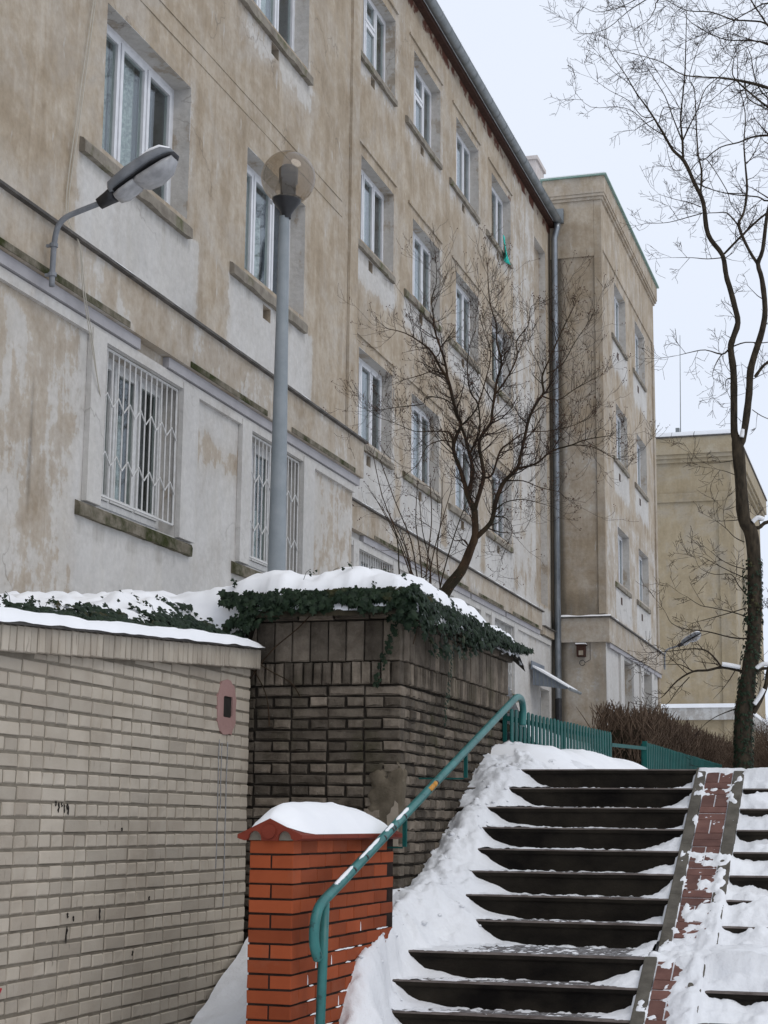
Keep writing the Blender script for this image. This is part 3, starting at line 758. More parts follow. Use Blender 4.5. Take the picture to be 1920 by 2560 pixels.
cornice(-6.0, 64.5, 78, -16, [(15.55, 15.7, .12), (15.702, 15.85, .22), (15.852, 16.5, .30)], MAT['plaster_far'], FB, .35, .12)
MB().box(-16, -5.65, 64.15, 78.3, 16.502, 16.56).build('coping', MAT['flash'], FB)
MB().box(-16, -5.68, 64.18, 78.2, 16.562, 16.72).build('roof_snow', MAT['snow2'], FB)
o = MB().box(-16, -5.8, 64.3, 78, 5.6, 6.05).build('ledge', MAT['plaster_grey'], FB); setattrs(o, .5, .1)
MB().box(-16, -5.75, 64.25, 78, 6.052, 6.20).build('ledge_snow', MAT['snow2'], FB)
an = empty('roof_antenna', (-8.0, 66, 16.7)); tag(an, 'thin whip antenna standing on the far ochre roof', 'antenna')
MB().tube([(-8.07, 66, 16.6), (-8.0, 66, 21.15)], [.022, .012], 5).build('mast', MAT['zinc'], an)
MB().tube([(-8.07, 66.1, 16.9), (-7.45, 66.1, 17.15)], .02, 5).build('boom', MAT['zinc'], an)
MB().box(-8.25, -8.1, 65.9, 66.05, 16.72, 17.3).build('bracket', MAT['zinc'], an)
EB = empty('grey_building', (-1, 92, 3)); tag(EB, 'grey multi-storey building seen far off at the right edge behind the tree', 'building')
gridwall('wall', MAT['plaster_grey'], 'Y', 92, -6.6, 8, 2, 15.6, .6, [(-3.2+1.9*i, -2.1+1.9*i, z, z+1.6, .2) for i in range(5) for z in (4, 7, 10, 12.8)], lambda x, z: .35, lambda x, z: .15, None, EB)
for i in range(5):
    for z in (4, 7, 10, 12.8):
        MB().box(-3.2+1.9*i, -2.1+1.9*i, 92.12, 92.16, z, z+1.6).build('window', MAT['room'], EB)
MB().box(-6.6, 8, 91.8, 96, 15.602, 15.8).build('roof', MAT['snow2'], EB)
# ------------------------------------------------------------------ bricks
def brick_mesh(name, mat, L, H, D, ch=.006, jit=.002, rough=0):
    """front face looks along +X; centred on (y,z), front at x=0, back at x=-D"""
    m = MB(); j = lambda: random.uniform(-jit, jit)
    y, z = L/2, H/2
    def rect(x, a, b): return [(x, -a, -b), (x, a, -b), (x, a, b), (x, -a, b)]
    vs = rect(-D, y, z)+[(p[0], p[1]+j(), p[2]+j()) for p in rect(-ch*1.2, y, z)]+[(p[0]+j(), p[1]+j(), p[2]+j()) for p in rect(0, y-ch, z-ch)]
    m.v = vs
    for r in (0, 4):
        for k in range(4): m.f.append((r+k, r+(k+1) % 4, r+4+(k+1) % 4, r+4+k))
    if rough:
        i = len(m.v); n = 3 if L > H*2 else 2
        for k in range(n-1):
            t = (k+1)/n; yy = (-y+ch)+(2*y-2*ch)*t
            m.v += [(random.uniform(-rough, rough*1.4), yy, -z+ch+j()), (random.uniform(-rough, rough*1.4), yy, z-ch+j())]
        chain_b = [8]+[i+2*k for k in range(n-1)]+[9]; chain_t = [11]+[i+2*k+1 for k in range(n-1)]+[10]
        for k in range(n): m.f.append((chain_b[k], chain_b[k+1], chain_t[k+1], chain_t[k]))
    else: m.f.append((8, 9, 10, 11))
    return m.mesh(name, mat)
def place_bricks(items, parent, meshes, name, cap=300, stuffname='brick_remainder'):
    """items: (kind, (x,y,z) centre of the front face, rotz, tilt, scale)."""
    def size(it):
        p = Vector(it[1])-Vector((0, 0, EYE)); return meshes[it[0]][1]/p.length_squared*(1.0 if it[5] else 0.0)
    items = sorted(items, key=size, reverse=True)
    for it in items[:cap]:
        me = random.choice(meshes[it[0]][0]); inst(name, me, it[1], parent, rot=(it[3], 0, it[2]), scale=it[4])
    if len(items) > cap:
        m = MB()
        for it in items[cap:]:
            me = random.choice(meshes[it[0]][0])
            mtx = Matrix.Translation(it[1]) @ Matrix.Rotation(it[2], 4, 'Z') @ Matrix.Rotation(it[3], 4, 'X') @ Matrix.Diagonal((*it[4], 1))
            i = len(m.v); m.v += [tuple(mtx @ v.co) for v in me.vertices]; m.f += [tuple(i+q for q in p.vertices) for p in me.polygons]
        o = m.build(name, meshes[items[0][0]][0][0].materials[0], parent); tag(o, kind='stuff')

# --- pale brick wall along the left
XW = -4.31
def wtop(y): return 2.48+(y-7.45)*.0635      # underside of the coping
WW = empty('brick_wall', (XW, 9, 0)); tag(WW, 'pale sand-lime brick wall with soldier coping under snow at the lower left', 'wall')
m = MB(); y0, y1 = 6.6, 10.84
m.prism([(XW-.006, y0, 0), (XW-.006, y1-.004, 0), (XW-.006, y1-.004, wtop(y1)+.12), (XW-.006, y0, wtop(y0)+.12)], (-.27, 0, 0), None)
m.build('mortar_core', MAT['mortar_w'], WW)
bw = {'s': ([brick_mesh('brick', MAT['brick_w'], .250, .067, .08, .005, .0022) for _ in range(4)], .017),
      'h': ([brick_mesh('brick', MAT['brick_w'], .120, .067, .08, .006, .0022) for _ in range(4)], .0085)}
items = []; z = .05; row = 0
NICHE = (10.355, 10.51, 2.33, 2.47)
while z < 2.75:
    hd = row % 2 == 0; Lb = .132 if hd else .263; y = y1-.003-(Lb-.012)/2-(0 if hd else 0)
    if not hd: y -= random.choice((0, .0))
    first = True
    while y > 6.55:
        zt = min(z+.067, wtop(y)-.004); h = zt-z
        if h > .022:
            zc = (z+zt)/2
            inn = NICHE[0]-.02-Lb/2 < y < NICHE[1]+.02+Lb/2 and NICHE[2]-.05 < zc < NICHE[3]+.05
            vis = zc > .45 and y > 7.2
            if not inn:
                k = 'h' if hd else 's'
                if not hd and random.random() < .07: # a pair of halves instead of one stretcher
                    items.append(('h', (XW+random.uniform(-.001, .003), y+.066, zc), 0, random.uniform(-.01, .01), (1, 1, h/.067), vis)); items.append(('h', (XW+random.uniform(-.001, .003), y-.066, zc), 0, random.uniform(-.01, .01), (1, 1, h/.067), vis))
                else:
                    items.append((k, (XW+random.uniform(-.001, .0035), y+random.uniform(-.003, .003), zc+random.uniform(-.002, .002)), 0, random.uniform(-.008, .008), (1, random.uniform(.97, 1.005), h/.067*random.uniform(.96, 1.02)), vis))
        y -= Lb
    z += .0808; row += 1
place_bricks(items, WW, bw, 'brick', 300)
sm = [brick_mesh('coping_brick', MAT['brick_w'], .066, .13, .30, .004, .002) for _ in range(4)]
y = y1+.02
while y > 6.6:
    inst('coping_brick', random.choice(sm), (XW+.055+random.uniform(-.003, .003), y, wtop(y)+.062), WW, rot=(.0, 0, 0), scale=(1, random.uniform(.95, 1.03), random.uniform(.97, 1.02))); y -= .0735
m = MB(); m.prism([(XW+.085, 6.6, wtop(6.6)+.13), (XW+.085, y1+.05, wtop(y1+.05)+.13), (XW+.085, y1+.05, wtop(y1+.05)+.15), (XW+.085, 6.6, wtop(6.6)+.15)], (-.40, 0, 0), None)
m.build('felt_strip', MAT['flash'], WW)
# pink render patch with a niche
pts = []
for i in range(28):
    a = 2*math.pi*i/28; r = 1+.06*random.uniform(-1, 1)
    ca, sa = math.cos(a), math.sin(a); pts.append((10.415+.162*r*math.copysign(abs(ca)**.72, ca), 2.395+.183*r*math.copysign(abs(sa)**.80, sa)))
m = MB(); hole = [(NICHE[0], NICHE[2]), (NICHE[1], NICHE[2]), (NICHE[1], NICHE[3]), (NICHE[0], NICHE[3])]
n = len(pts)
ring = [(XW+.007, p[0], p[1]) for p in pts]
hr = []
for p in pts:  # project to hole border
    dx, dz = p[0]-10.43, p[1]-2.40
    t = min((.0775/abs(dx)) if abs(dx) > 1e-6 else 9, (.07/abs(dz)) if abs(dz) > 1e-6 else 9)
    hr.append((XW+.007, 10.4325+dx*t, 2.40+dz*t))
outer = [(XW-.01, p[0], p[1]) for p in pts]
deep = [(XW-.10, q[1], q[2]) for q in hr]
m.v = outer+ring+hr+deep
for k in range(n):
    b = (k+1) % n
    m.f += [(k, b, n+b, n+k), (n+k, n+b, 2*n+b, 2*n+k), (2*n+k, 2*n+b, 3*n+b, 3*n+k)]
m.build('render_patch', MAT['pink'], WW)
MB().quad((XW-.003, NICHE[0]-.01, NICHE[2]-.01), (XW-.003, NICHE[1]+.01, NICHE[2]-.01), (XW-.003, NICHE[1]+.01, NICHE[3]+.01), (XW-.003, NICHE[0]-.01, NICHE[3]+.01)).build('niche_back', MAT['stain_hole_dark'], WW)  # black sheet near the mouth, painted darkness of the hole
# paint drips and marks on the wall
for (y, za, zb, wd) in ((10.30, 2.18, 1.35, .003), (10.345, 2.16, 1.72, .003), (10.44, 2.17, 1.1, .0035)):
    m = MB(); zz = [za+(zb-za)*i/8 for i in range(9)]
    m.tube([(XW+.006, y+random.uniform(-.004, .004), q) for q in zz], wd, 4); m.build('lime_drip', MAT['frost'], WW)
for (y, zc, L) in ((8.10, 1.735, .03), (8.13, 1.715, .055), (8.165, 1.73, .025), (8.19, 1.71, .05), (8.225, 1.72, .035), (8.24, 1.70, .05), (8.28, 1.05, .09), (8.285, 1.15, .03), (8.66, 1.14, .07), (8.35, 1.13, .03), (8.9, 1.6, .02), (9.3, 1.2, .025), (9.1, .9, .03)):
    m = MB(); m.tube([(XW+.006, y+random.uniform(-.006, .006), zc-L/2+L*i/4) for i in range(5)], [.002, .005, .0035, .006, .0015], 4); m.build('paint_mark', MAT['stain_hole_dark'], WW)
for pth in ([(7.44, .70), (7.50, .735), (7.57, .80), (7.62, .83)], [(7.44, .45), (7.52, .47), (7.62, .52), (7.65, .58)]):
    m = MB()
    m.tube([(XW+.004, y, z) for y, z in pth], [.02, .024, .018, .006], 6); m.build('graffiti_stroke', MAT['red'], WW)
# snow on its coping
def loft(name, mat, secs, par=None, smooth=True, closed=False):
    m = MB(); n = len(secs[0])
    for s in secs: m.v += s
    for i in range(len(secs)-1):
        for k in range(n-1):
            a = i*n+k; m.f.append((a, a+1, a+n+1, a+n))
    m.f.append(tuple(range(n-1, -1, -1))); m.f.append(tuple((len(secs)-1)*n+k for k in range(n)))
    return m.build(name, mat, par, smooth)
secs = []
N_ = 90
for i in range(N_+1):
    y = 6.6+(y1+.02-6.6)*i/N_; zb = wtop(y)+.151
    endf = min(1, (N_-i)/5)**.5 if i > N_-5 else 1
    h = (.058+.018*fbm(y, 0, 0, 2.2, 3))*max(.25, endf)
    s = []
    for k in range(11):
        t = k/10; x = XW+.098-.40*t+.01*ns(y, t, 2, 6)
        hh = h*(min(1, t/.12)**.45)*(1 if t < .9 else ((1-t)/.1)**.5 if t < 1 else 0)+.008*ns(y*5, t*6, 1)
        s.append((x, y, zb+max(0, hh)-(.012*(1+ns(y, 3, 0, 5)) if k == 0 else 0)))
    secs.append(s)
o = loft('coping_snow', MAT['snow2'], secs); tag(o, 'long strip of snow lying along the pale brick wall coping', 'snow', kind='stuff')

# --- dark clinker retaining wall
XD, YD = -3.27, 10.99
RW = empty('retaining_wall', (XD, YD, .5)); tag(RW, 'sooty dark brick retaining wall corner overgrown with ivy beside the stairs', 'wall')
m = MB(); m.box(-6.2, XD-.016, YD+.016, 14.234, .02, 3.04); m.build('mortar_core', MAT['mortar_d'], RW)
def dk(L, H, D, n=5, ch=.009): return [brick_mesh('brick', MAT['brick_d'], L, H, D, ch, .004, .006) for _ in range(n)]
bd = {'s': (dk(.252, .062, .115), .016), 'h': (dk(.121, .062, .115), .0075)}
items = []
FRONT = -math.pi/2
for i in range(27):
    z = 2.58-.0755*(i+.5)
    if z < .55: break
    hd = i % 2 == 1
    # front
    L = .133 if hd else .266; x = XD-(L-.012)/2
    if hd: pass
    while x > -5.0:
        vis = x > -4.45 and z > .9
        pr = random.uniform(-.004, .007)+(.018 if random.random() < .05 else 0)
        items.append(('h' if hd else 's', (x+random.uniform(-.008, .008), YD-pr, z+random.uniform(-.003, .003)), FRONT, random.uniform(-.015, .015), (1, random.uniform(.96, 1.01), random.uniform(.93, 1.04)), vis)); x -= L
    # side
    L = .266 if hd else .133; y = YD+.125+(L-.012)/2
    while y < 14.2:
        zs_ = nline(y)-.1 if y > 11.1 else 1.0
        vis = z > zs_
        if z > zs_-.25:
            pr = random.uniform(-.004, .007)+(.015 if random.random() < .04 else 0)
            items.append(('s' if hd else 'h', (XD+pr, y+random.uniform(-.008, .008), z+random.uniform(-.003, .003)), 0, random.uniform(-.012, .012), (1, random.uniform(.96, 1.01), random.uniform(.93, 1.04)), vis))
        y += L
place_bricks(items, RW, bd, 'brick', 300)
sold = [brick_mesh('soldier_brick', MAT['brick_d'], .060, .150, .115, .008, .004, .004) for _ in range(4)]
slab = [brick_mesh('slab', MAT['brick_d'], .124, .278, .06, .006, .003, .003) for _ in range(4)]
cop = [brick_mesh('coping_brick', MAT['brick_d'], .25, .055, .2, .008, .003, .004) for _ in range(4)]
x = XD-.035
while x > -4.75:
    inst('soldier_brick', random.choice(sold), (x, YD-.022-random.uniform(0, .006), 2.662), RW, FRONT, (1, random.uniform(.95, 1.05), random.uniform(.97, 1.02))); x -= .0705
y = YD+.14
while y < 14.2:
    inst('soldier_brick', random.choice(sold), (XD+.022+random.uniform(0, .006), y, 2.662), RW, 0, (1, random.uniform(.95, 1.05), random.uniform(.97, 1.02))); y += .0705
x = XD-.066
while x > -4.75:
    inst('slab', random.choice(slab), (x, YD-.006-random.uniform(0, .005), 2.886), RW, FRONT, (1, random.uniform(.97, 1.02), 1)); x -= .132
y = YD+.13
while y < 14.2:
    inst('slab', random.choice(slab), (XD+.006+random.uniform(0, .005), y, 2.886), RW, 0, (1, random.uniform(.97, 1.02), 1)); y += .132
for (z, p) in ((3.062, .035), (3.122, .075)):
    x = XD+p-.125
    while x > -4.30:
        inst('coping_brick', random.choice(cop), (x, YD-p, z), RW, FRONT); x -= .262
    y = YD-p+.33
    while y < 14.3:
        inst('coping_brick', random.choice(cop), (XD+p, y, z), RW, 0); y += .262
# worn render patch low on the corner
m = MB(); ny, nz = 26, 30
def rpt(u, v):
    z = 1.50+.56*v
    b_ = min(u/.22, (1-u)/.3, v/.15, (1-v)/.25)
    e = -.034+.052*sst(-.1, .9, b_+.75*fbm(u*3, v*4, 3, 1.6, 3))+.004*ns(u*20, v*20)
    if u < .5: return (XD+.006-.25*(1-2*u), YD-e, z)
    return (XD+e, YD-.006+.16*(2*u-1), z)
for i in range(ny+1):
    for j in range(nz+1): m.v.append(rpt(i/ny, j/nz))
m.f = [(i*(nz+1)+j, (i+1)*(nz+1)+j, (i+1)*(nz+1)+j+1, i*(nz+1)+j+1) for i in range(ny) for j in range(nz)]
m.build('render_patch', MAT['patch'], RW, True)
m = MB(); m.prism([(XD-.10, YD-.024, 1.50), (XD-.006, YD-.024, 1.50), (XD-.003, YD-.024, 1.66), (XD-.008, YD-.024, 1.78), (XD-.03, YD-.024, 1.80), (XD-.036, YD-.024, 1.765), (XD-.055, YD-.024, 1.75), (XD-.06, YD-.024, 1.72), (XD-.085, YD-.024, 1.70), (XD-.08, YD-.024, 1.60)], (0, .012, 0), None); m.build('pale_patch', MAT['cream'], RW)

# --- small terracotta pier
BP = empty('brick_pier', (-3.16, 9.2, 0)); tag(BP, 'low terracotta red brick pier with gabled cap in front of the stairs', 'brick pier')
PX0, PX1, PY0, PY1 = -3.28, -3.04, 8.30, 10.10
MB().box(PX0+.006, PX1-.006, PY0+.006, PY1-.004, 0.01, 1.555).build('mortar_core', MAT['mortar_b'], BP)
tb = lambda L, D: [brick_mesh('brick', MAT['terra'], L, .0645, D, .003, .0016) for _ in range(4)]
T_full, T_half, T_cor, T_str = tb(.24, .12), tb(.114, .12), tb(.116, .25), tb(.249, .10)
for i in range(20):
    z = 1.523-.0752*i
    if z < .04: break
    if i % 2 == 0:
        inst('brick', random.choice(T_full), (-3.16, PY0, z), BP, FRONT); y = PY0+.126+.1245
    else:
        inst('brick', random.choice(T_half), (PX0+.057, PY0, z), BP, FRONT); inst('brick', random.choice(T_cor), (PX1-.058, PY0, z), BP, FRONT); y = PY0+.256+.1245
    while y < PY1-.02:
        L = min(.249, 2*(PY1-(y-.1245))*.5)
        s = (PY1-(y-.1245))/.249 if y+.1245 > PY1 else 1
        inst('brick', random.choice(T_str), (PX1+random.uniform(-.0008, .0008), y-.1245+.1245*s, z), BP, 0, (1, s, 1)); y += .2555
for i in range(26):      # snow caught in the bed joints low on the side
    r = random.choice(range(6, 14)); z = 1.523-.0752*r-.0376; y = random.uniform(8.5+.12*max(0, 9-r), 10.0); L = random.uniform(.03, .20)
    MB().tube([(PX1-.001, y+L*t/4, z+random.uniform(-.002, .002)) for t in range(5)], [.001, .004, .005, .004, .001], 5).build('joint_snow', MAT['snow2'], BP)
for i in range(9):
    r = random.choice(range(6, 14)); z = 1.523-.0752*r; y = PY0+.126+.2555*random.choice((1, 2, 3, 4)) if r % 2 == 0 else PY0+.256+.2555*random.choice((0, 1, 2, 3))
    MB().tube([(PX1-.001, y, z-.03), (PX1-.001, y+.002, z), (PX1-.001, y, z+.02)], [.004, .003, .001], 5).build('joint_snow', MAT['snow2'], BP)
# gabled cap tiles with two arched cut-outs and a boss
hw, ze, zr = .178, 1.567, 1.668
prof = [(-hw, ze), (-hw, ze+.018), (0, zr), (hw, ze+.018), (hw, ze)]
def arch(cx, r, n=8): return [(cx+r*math.cos(math.pi*i/n), ze+r*math.sin(math.pi*i/n)*1.05) for i in range(n+1)]
bot = [(hw*.78, ze-.012)]+arch(.082, .036)+[(.045, ze-.012), (-.045, ze-.012)]+arch(-.082, .036)+[(-hw*.78, ze-.012)]
poly = [(PX0+.12+a, PY0-.035, b) for a, b in prof]+[(PX0+.12+a, PY0-.035, b) for a, b in bot]
capf = MB().prism([(p[0], p[1], p[2]) for p in poly], (0, .04, 0), None).build('cap_front', MAT['terracap'], BP)
MB().tube([(PX0+.12, PY0-.05, ze+.034), (PX0+.12, PY0-.03, ze+.034)], .036, 16).build('cap_boss', MAT['terracap'], capf)
y = PY0+.006
while y < PY1:
    L = min(.30, PY1+.03-y)
    pp = [(PX0+.12+a, y, b) for a, b in prof]+[(PX0+.12+hw*.8, y, ze-.012), (PX0+.12-hw*.8, y, ze-.012)]
    MB().prism(pp, (0, L-.004, 0), None).build('cap_tile', MAT['terracap'], BP); y += L
for cx in (-.082, .082): MB().prism([(PX0+.12+cx+.0385*math.cos(math.pi*i/10), PY0-.014, ze-.010+.050*math.sin(math.pi*i/10)) for i in range(11)], (0, .012, 0), None).build('cap_mortar', MAT['mortar_w'], BP)
secs = []; nS = 40
for i in range(nS+1):
    t = i/nS; y = PY0-.028+(PY1-PY0+.0)*t
    rise = interp([(0, .004), (.03, .04), (.10, .080), (.3, .092), (.55, .092), (.8, .062), (.95, .028), (1, .0)], t)
    hwid = interp([(0, .10), (.04, .15), (.12, .174), (.8, .170), (1, .14)], t)
    s = []
    for k in range(17):
        u = -1+2*k/16; x = PX0+.12+u*hwid+.006*ns(y, u, 4, 7)
        roof = zr-(zr-ze-.018)*abs(u*hwid)/hw
        hh = rise*(1-abs(u)**3.2)+.006*ns(y*6, u*4, 2)*(1-u*u)
        s.append((x, y, roof+.002+max(0, hh)))
    secs.append(s)
o = loft('pier_snow', MAT['snow2'], secs); tag(o, 'thick rounded loaf of snow on the red brick pier cap', 'snow', kind='stuff')

# ------------------------------------------------------------------ stairway
SW = empty('stairway', (-2.3, 11, 0)); tag(SW, 'wide outdoor stairway with dark concrete risers and grey paver treads', 'stairs')
pv = [MB().box(-.097, .097, -.0465, .0465, -.05, 0).mesh('paver', MAT['paver']) for _ in range(2)]
XL0, XL1, XR0, XR1 = -3.9, -1.535, -1.165, 1.25
for k, (yn, zn) in enumerate(NOSE):
    back = NOSE[k-1][0]+.03 if k else yn+.6
    xl = XL0 if yn > 10.2 else -3.03
    m = MB()
    def block(x0, x1):
        pr = [(yn+.012, zn-.32), (yn+.012, zn-.045), (yn, zn-.032), (yn, zn-.010), (yn+.010, zn), (yn+.085, zn), (yn+.085, zn-.32)]
        nseg = 9; base = len(m.v)
        for i in range(nseg+1):
            x = x0+(x1-x0)*i/nseg
            for (a, b) in pr: m.v.append((x, a+.003*ns(x, k, 1, 3), b+(.003*ns(x, k, 5, 2) if b > zn-.05 else 0)))
        n = len(pr)
        for i in range(nseg):
            for j in range(n):
                q = base+i*n+j; r = base+i*n+(j+1) % n; m.f.append((q, q+n, r+n, r))
        m.f.append(tuple(base+j for j in range(n))); m.f.append(tuple(base+nseg*n+j for j in reversed(range(n))))
    block(xl, XL1); block(XR0, XR1)
    st = m.build('step', MAT['riser'], SW); st.data.materials.append(MAT['nose'])
    for pl in st.data.polygons:
        if pl.center.z > zn-.009 and abs(pl.normal.x) < .5: pl.material_index = 1
    if k:
        MB().box(xl, XL1, yn+.086, back, zn-.3, zn-.006).box(XR0, XR1, yn+.086, back, zn-.3, zn-.006).build('tread_bed', MAT['jointsnow'] if k > 3 else MAT['paver'], st)
    if 4 <= k <= 11:
        y = yn+.086+.052; r = 0
        while y < NOSE[k-1][0]+.02:
            x = -1.64-(.1 if r % 2 else 0)
            while x > -3.0:
                inst('paver', pv[0], (x, y, zn-.003+random.uniform(-.002, .002)), st, scale=(random.uniform(.97, 1.0), random.uniform(.97, 1.0), 1)); x -= .204
            y += .1015; r += 1
o = MB().box(-3.9, 1.25, 13.18, 13.6, 1.7, 2.07).build('top_edge', MAT['paver'], SW)
# wheel ramp of red bricks between two kerbs
RP = empty('wheel_ramp', (-1.35, 11.5, 1)); tag(RP, 'narrow red brick wheel ramp with kerbs running up the stairs', 'ramp')
SL = .15/.29; ANG = math.atan(SL)
def rz(y, seg): return (.88+(y-10.78)*SL) if seg == 0 else (.88+(y-10.26)*SL)
for seg, (ya, yb) in enumerate(((10.78, 13.10), (8.55, 10.26))):
    for (x0, x1, up, mt, nm) in ((-1.533, -1.458, .012, 'kerb', 'kerb'), (-1.252, -1.172, .012, 'kerb', 'kerb'), (-1.456, -1.254, -.007, 'jointsnow', 'ramp_bed')):
        L = .62; y = ya
        while y < yb-.01:
            ye = min(yb, y+L)
            pp = [(x0, y+.002, rz(y, seg)+up), (x0, ye-.002, rz(ye, seg)+up), (x0, ye-.002, rz(ye, seg)-.35), (x0, y+.002, rz(y, seg)-.35)]
            bevel(MB().prism(pp, (x1-x0, 0, 0), None).build(nm, MAT[mt], RP), .004, 1); y = ye
    lb_ = MB().box(-.0450, .0450, -.0950, .0950, -.05, 0).mesh('ramp_brick', MAT['redpaver'])
    cb_ = MB().box(-.0955, .0955, -.0450, .0450, -.05, 0).mesh('ramp_brick', MAT['redpaver'])
    s = .03; tot = (yb-ya)/math.cos(ANG); k = 0
    while s < tot-.06:
        def put(me, x, sm_): 
            y = yb-(sm_)*math.cos(ANG); inst('ramp_brick', me, (x, y, rz(y, seg)+random.uniform(-.002, .003)), RP, rot=(ANG, 0, 0))
        if k % 3 == 0:
            if s+.2 < tot: put(lb_, -1.4045, s+.0965); put(lb_, -1.305, s+.0965)
            s += .2
        else: put(cb_, -1.355, s+.0475); s += .101
        k += 1
# ------------------------------------------------------------------ snow on the stairs
XE = [(8.6, -2.60), (9.0, -2.70), (9.4, -2.84), (9.68, -2.91), (9.85, -2.96), (9.97, -2.99), (10.26, -2.95), (11.07, -2.81), (11.36, -2.92), (11.65, -2.92), (11.94, -2.99), (12.23, -3.01), (12.52, -3.02), (12.81, -2.95), (13.1, -2.88), (13.3, -2.6), (13.7, -2.45), (14.5, -2.4)]
GG = [(8.3, .25), (8.6, .34), (8.85, .44), (9.05, .58), (9.25, .76), (9.45, .90), (9.65, .97), (9.9, 1.0), (10.5, 1.10), (11.0, 1.20), (11.4, 1.27), (11.7, 1.37), (12.3, 1.66), (12.6, 1.81), (13.1, 2.05), (13.4, 2.18), (13.9, 2.31), (14.6, 2.33)]
def lumps(x, y):
    a = noise.fractal(Vector((x*4.1, y*4.1, 1.3)), .75, 2.17, 6)
    k = max(0, noise.noise(Vector((x*2.3, y*2.3, 4.4)))+.35)
    b = noise.noise(Vector((x*13+2*a, y*13, 7.7))); c = noise.noise(Vector((x*29, y*29, 2.2)))
    return .038*a+k*(.030*max(0, b)+.013*c)+.005*c
def nland(y):
    if 10.26 < y < 10.80: return .88
    if 10.80 <= y < 11.07: return .88+.15*(y-10.80)/.27
    return nline(y)
def bank(x, y):
    x += .035*ns(x*6, y*6, 11); y += .05*ns(x*5, y*5, 17)
    xe = interp(XE, y)+.05*ns(0, y, 3, 2.2); N = nland(y) if y < 13.1 else 2.06
    if x <= xe:
        xw_ = -3.04-.23*sst(9.9, 10.5, y)
        t = min(1.0, (xe-x)/max(.05, xe-xw_)); G = interp(GG, y)
        hump = .07*math.sin(math.pi*min(1, t))*(.7+.6*ns(x, y, 4, 2))
        z = N+(G-N)*sst(0, 1, t)**.8+hump*(1-sst(13.0, 13.3, y))
        z += lumps(x, y)*(1+.6*sst(0, .2, t))
        if x < -3.14 and y < 10.9:
            zb = .90-.50*(10.85-y)+.4*lumps(x, y)+.03*ns(x, y, 6, 2); f = sst(-3.14, -3.27, x); f *= 1-.75*sst(10.1, 10.7, y)*sst(-3.9, -3.4, x); z = z*(1-f)+zb*f
        return z
    d = x-xe
    return N-.165*(1-math.exp(-d/.13))-.02*sst(.3, .9, d)+lumps(x, y)*.6*math.exp(-d/.25)
clod = MB(); random.seed(31)
for i in range(90):
    y = random.uniform(8.7, 13.6); x = interp(XE, y)+random.gauss(-.10, .13)
    z = bank(x, y); r = random.choice((.007, .010, .013, .018, .024)); q = len(clod.v); nu, nv = 7, 5
    for a in range(nv+1):
        for b in range(nu):
            th = math.pi*a/nv; ph = 2*math.pi*b/nu; d = Vector((math.sin(th)*math.cos(ph), math.sin(th)*math.sin(ph), math.cos(th)*.75))
            rr = r*(1+.35*noise.noise(d*2.0+Vector((i*3.1, 0, 0)))); clod.v.append((x+d.x*rr, y+d.y*rr, z+d.z*rr*.8+r*.05))
    for a in range(nv):
        for b in range(nu): clod.f.append((q+a*nu+b, q+(a+1)*nu+b, q+(a+1)*nu+(b+1) % nu, q+a*nu+(b+1) % nu))
tag(clod.build('snow_clods', MAT['snow'], None, True), 'loose snow clods scattered on the bank beside the stairs', 'snow', kind='stuff')
o = hfield('snow_bank', MAT['snow'], -4.28, -1.75, 8.1, 14.6, .0165, bank); tag(o, 'lumpy shovelled snow bank along the left side of the stairs', 'snow', kind='stuff')
def ramp_h(y):
    if y >= 13.1: return 2.08+.012*(y-13.1)
    if y >= 10.78: return rz(y, 0)
    if y >= 10.26: return .88
    return rz(y, 1)
def rsnow(x, y):
    f = noise.fractal(Vector((x*4.2, y*3.4, 5.5)), .85, 2.1, 5)
    f2 = noise.fractal(Vector((x*15, y*11, 1.5)), .8, 2.1, 3); f3 = noise.fractal(Vector((x*8, y*6.5, 9.5)), .7, 2.1, 4)
    ramp = sst(-1.19, -1.15, x)
    # on the ramp: bare strips and patches
    cov = -.28+.55*sst(-1.40, -1.20, x)*sst(13.0, 11.4, y)+.55*sst(11.05, 10.78, y)-.66*sst(10.42, 10.2, y)+.62*sst(-1.44, -1.24, x)*sst(10.4, 9.9, y)+.22*sst(9.9, 9.2, y)
    jn = .012 if y < 13 else 0
    zr_ = ramp_h(y)-.002+(.011 if x < -1.456 or x > -1.254 else 0)+.030*(f*.45+f3*1.0+f2*.6+cov)
    if y > 13.05: zr_ = 2.085+.012*f
    zz = nland(y)-.060+.055*f+.014*f2+.03*sst(-1.1, -.7, x)
    if 10.2 < y < 10.85: zz = .88+.045+.03*f
    if y > 13.0: zz = 2.07+.03*f
    if x < -1.52: return min(zr_, ramp_h(y)-.05+(x+1.56)*1.0)
    return zr_*(1-ramp)+zz*ramp
o = hfield('trodden_snow', MAT['snow'], -1.56, 1.2, 8.3, 13.6, .0165, rsnow); tag(o, 'trodden snow over the ramp and the right half of the stairs', 'snow', kind='stuff')
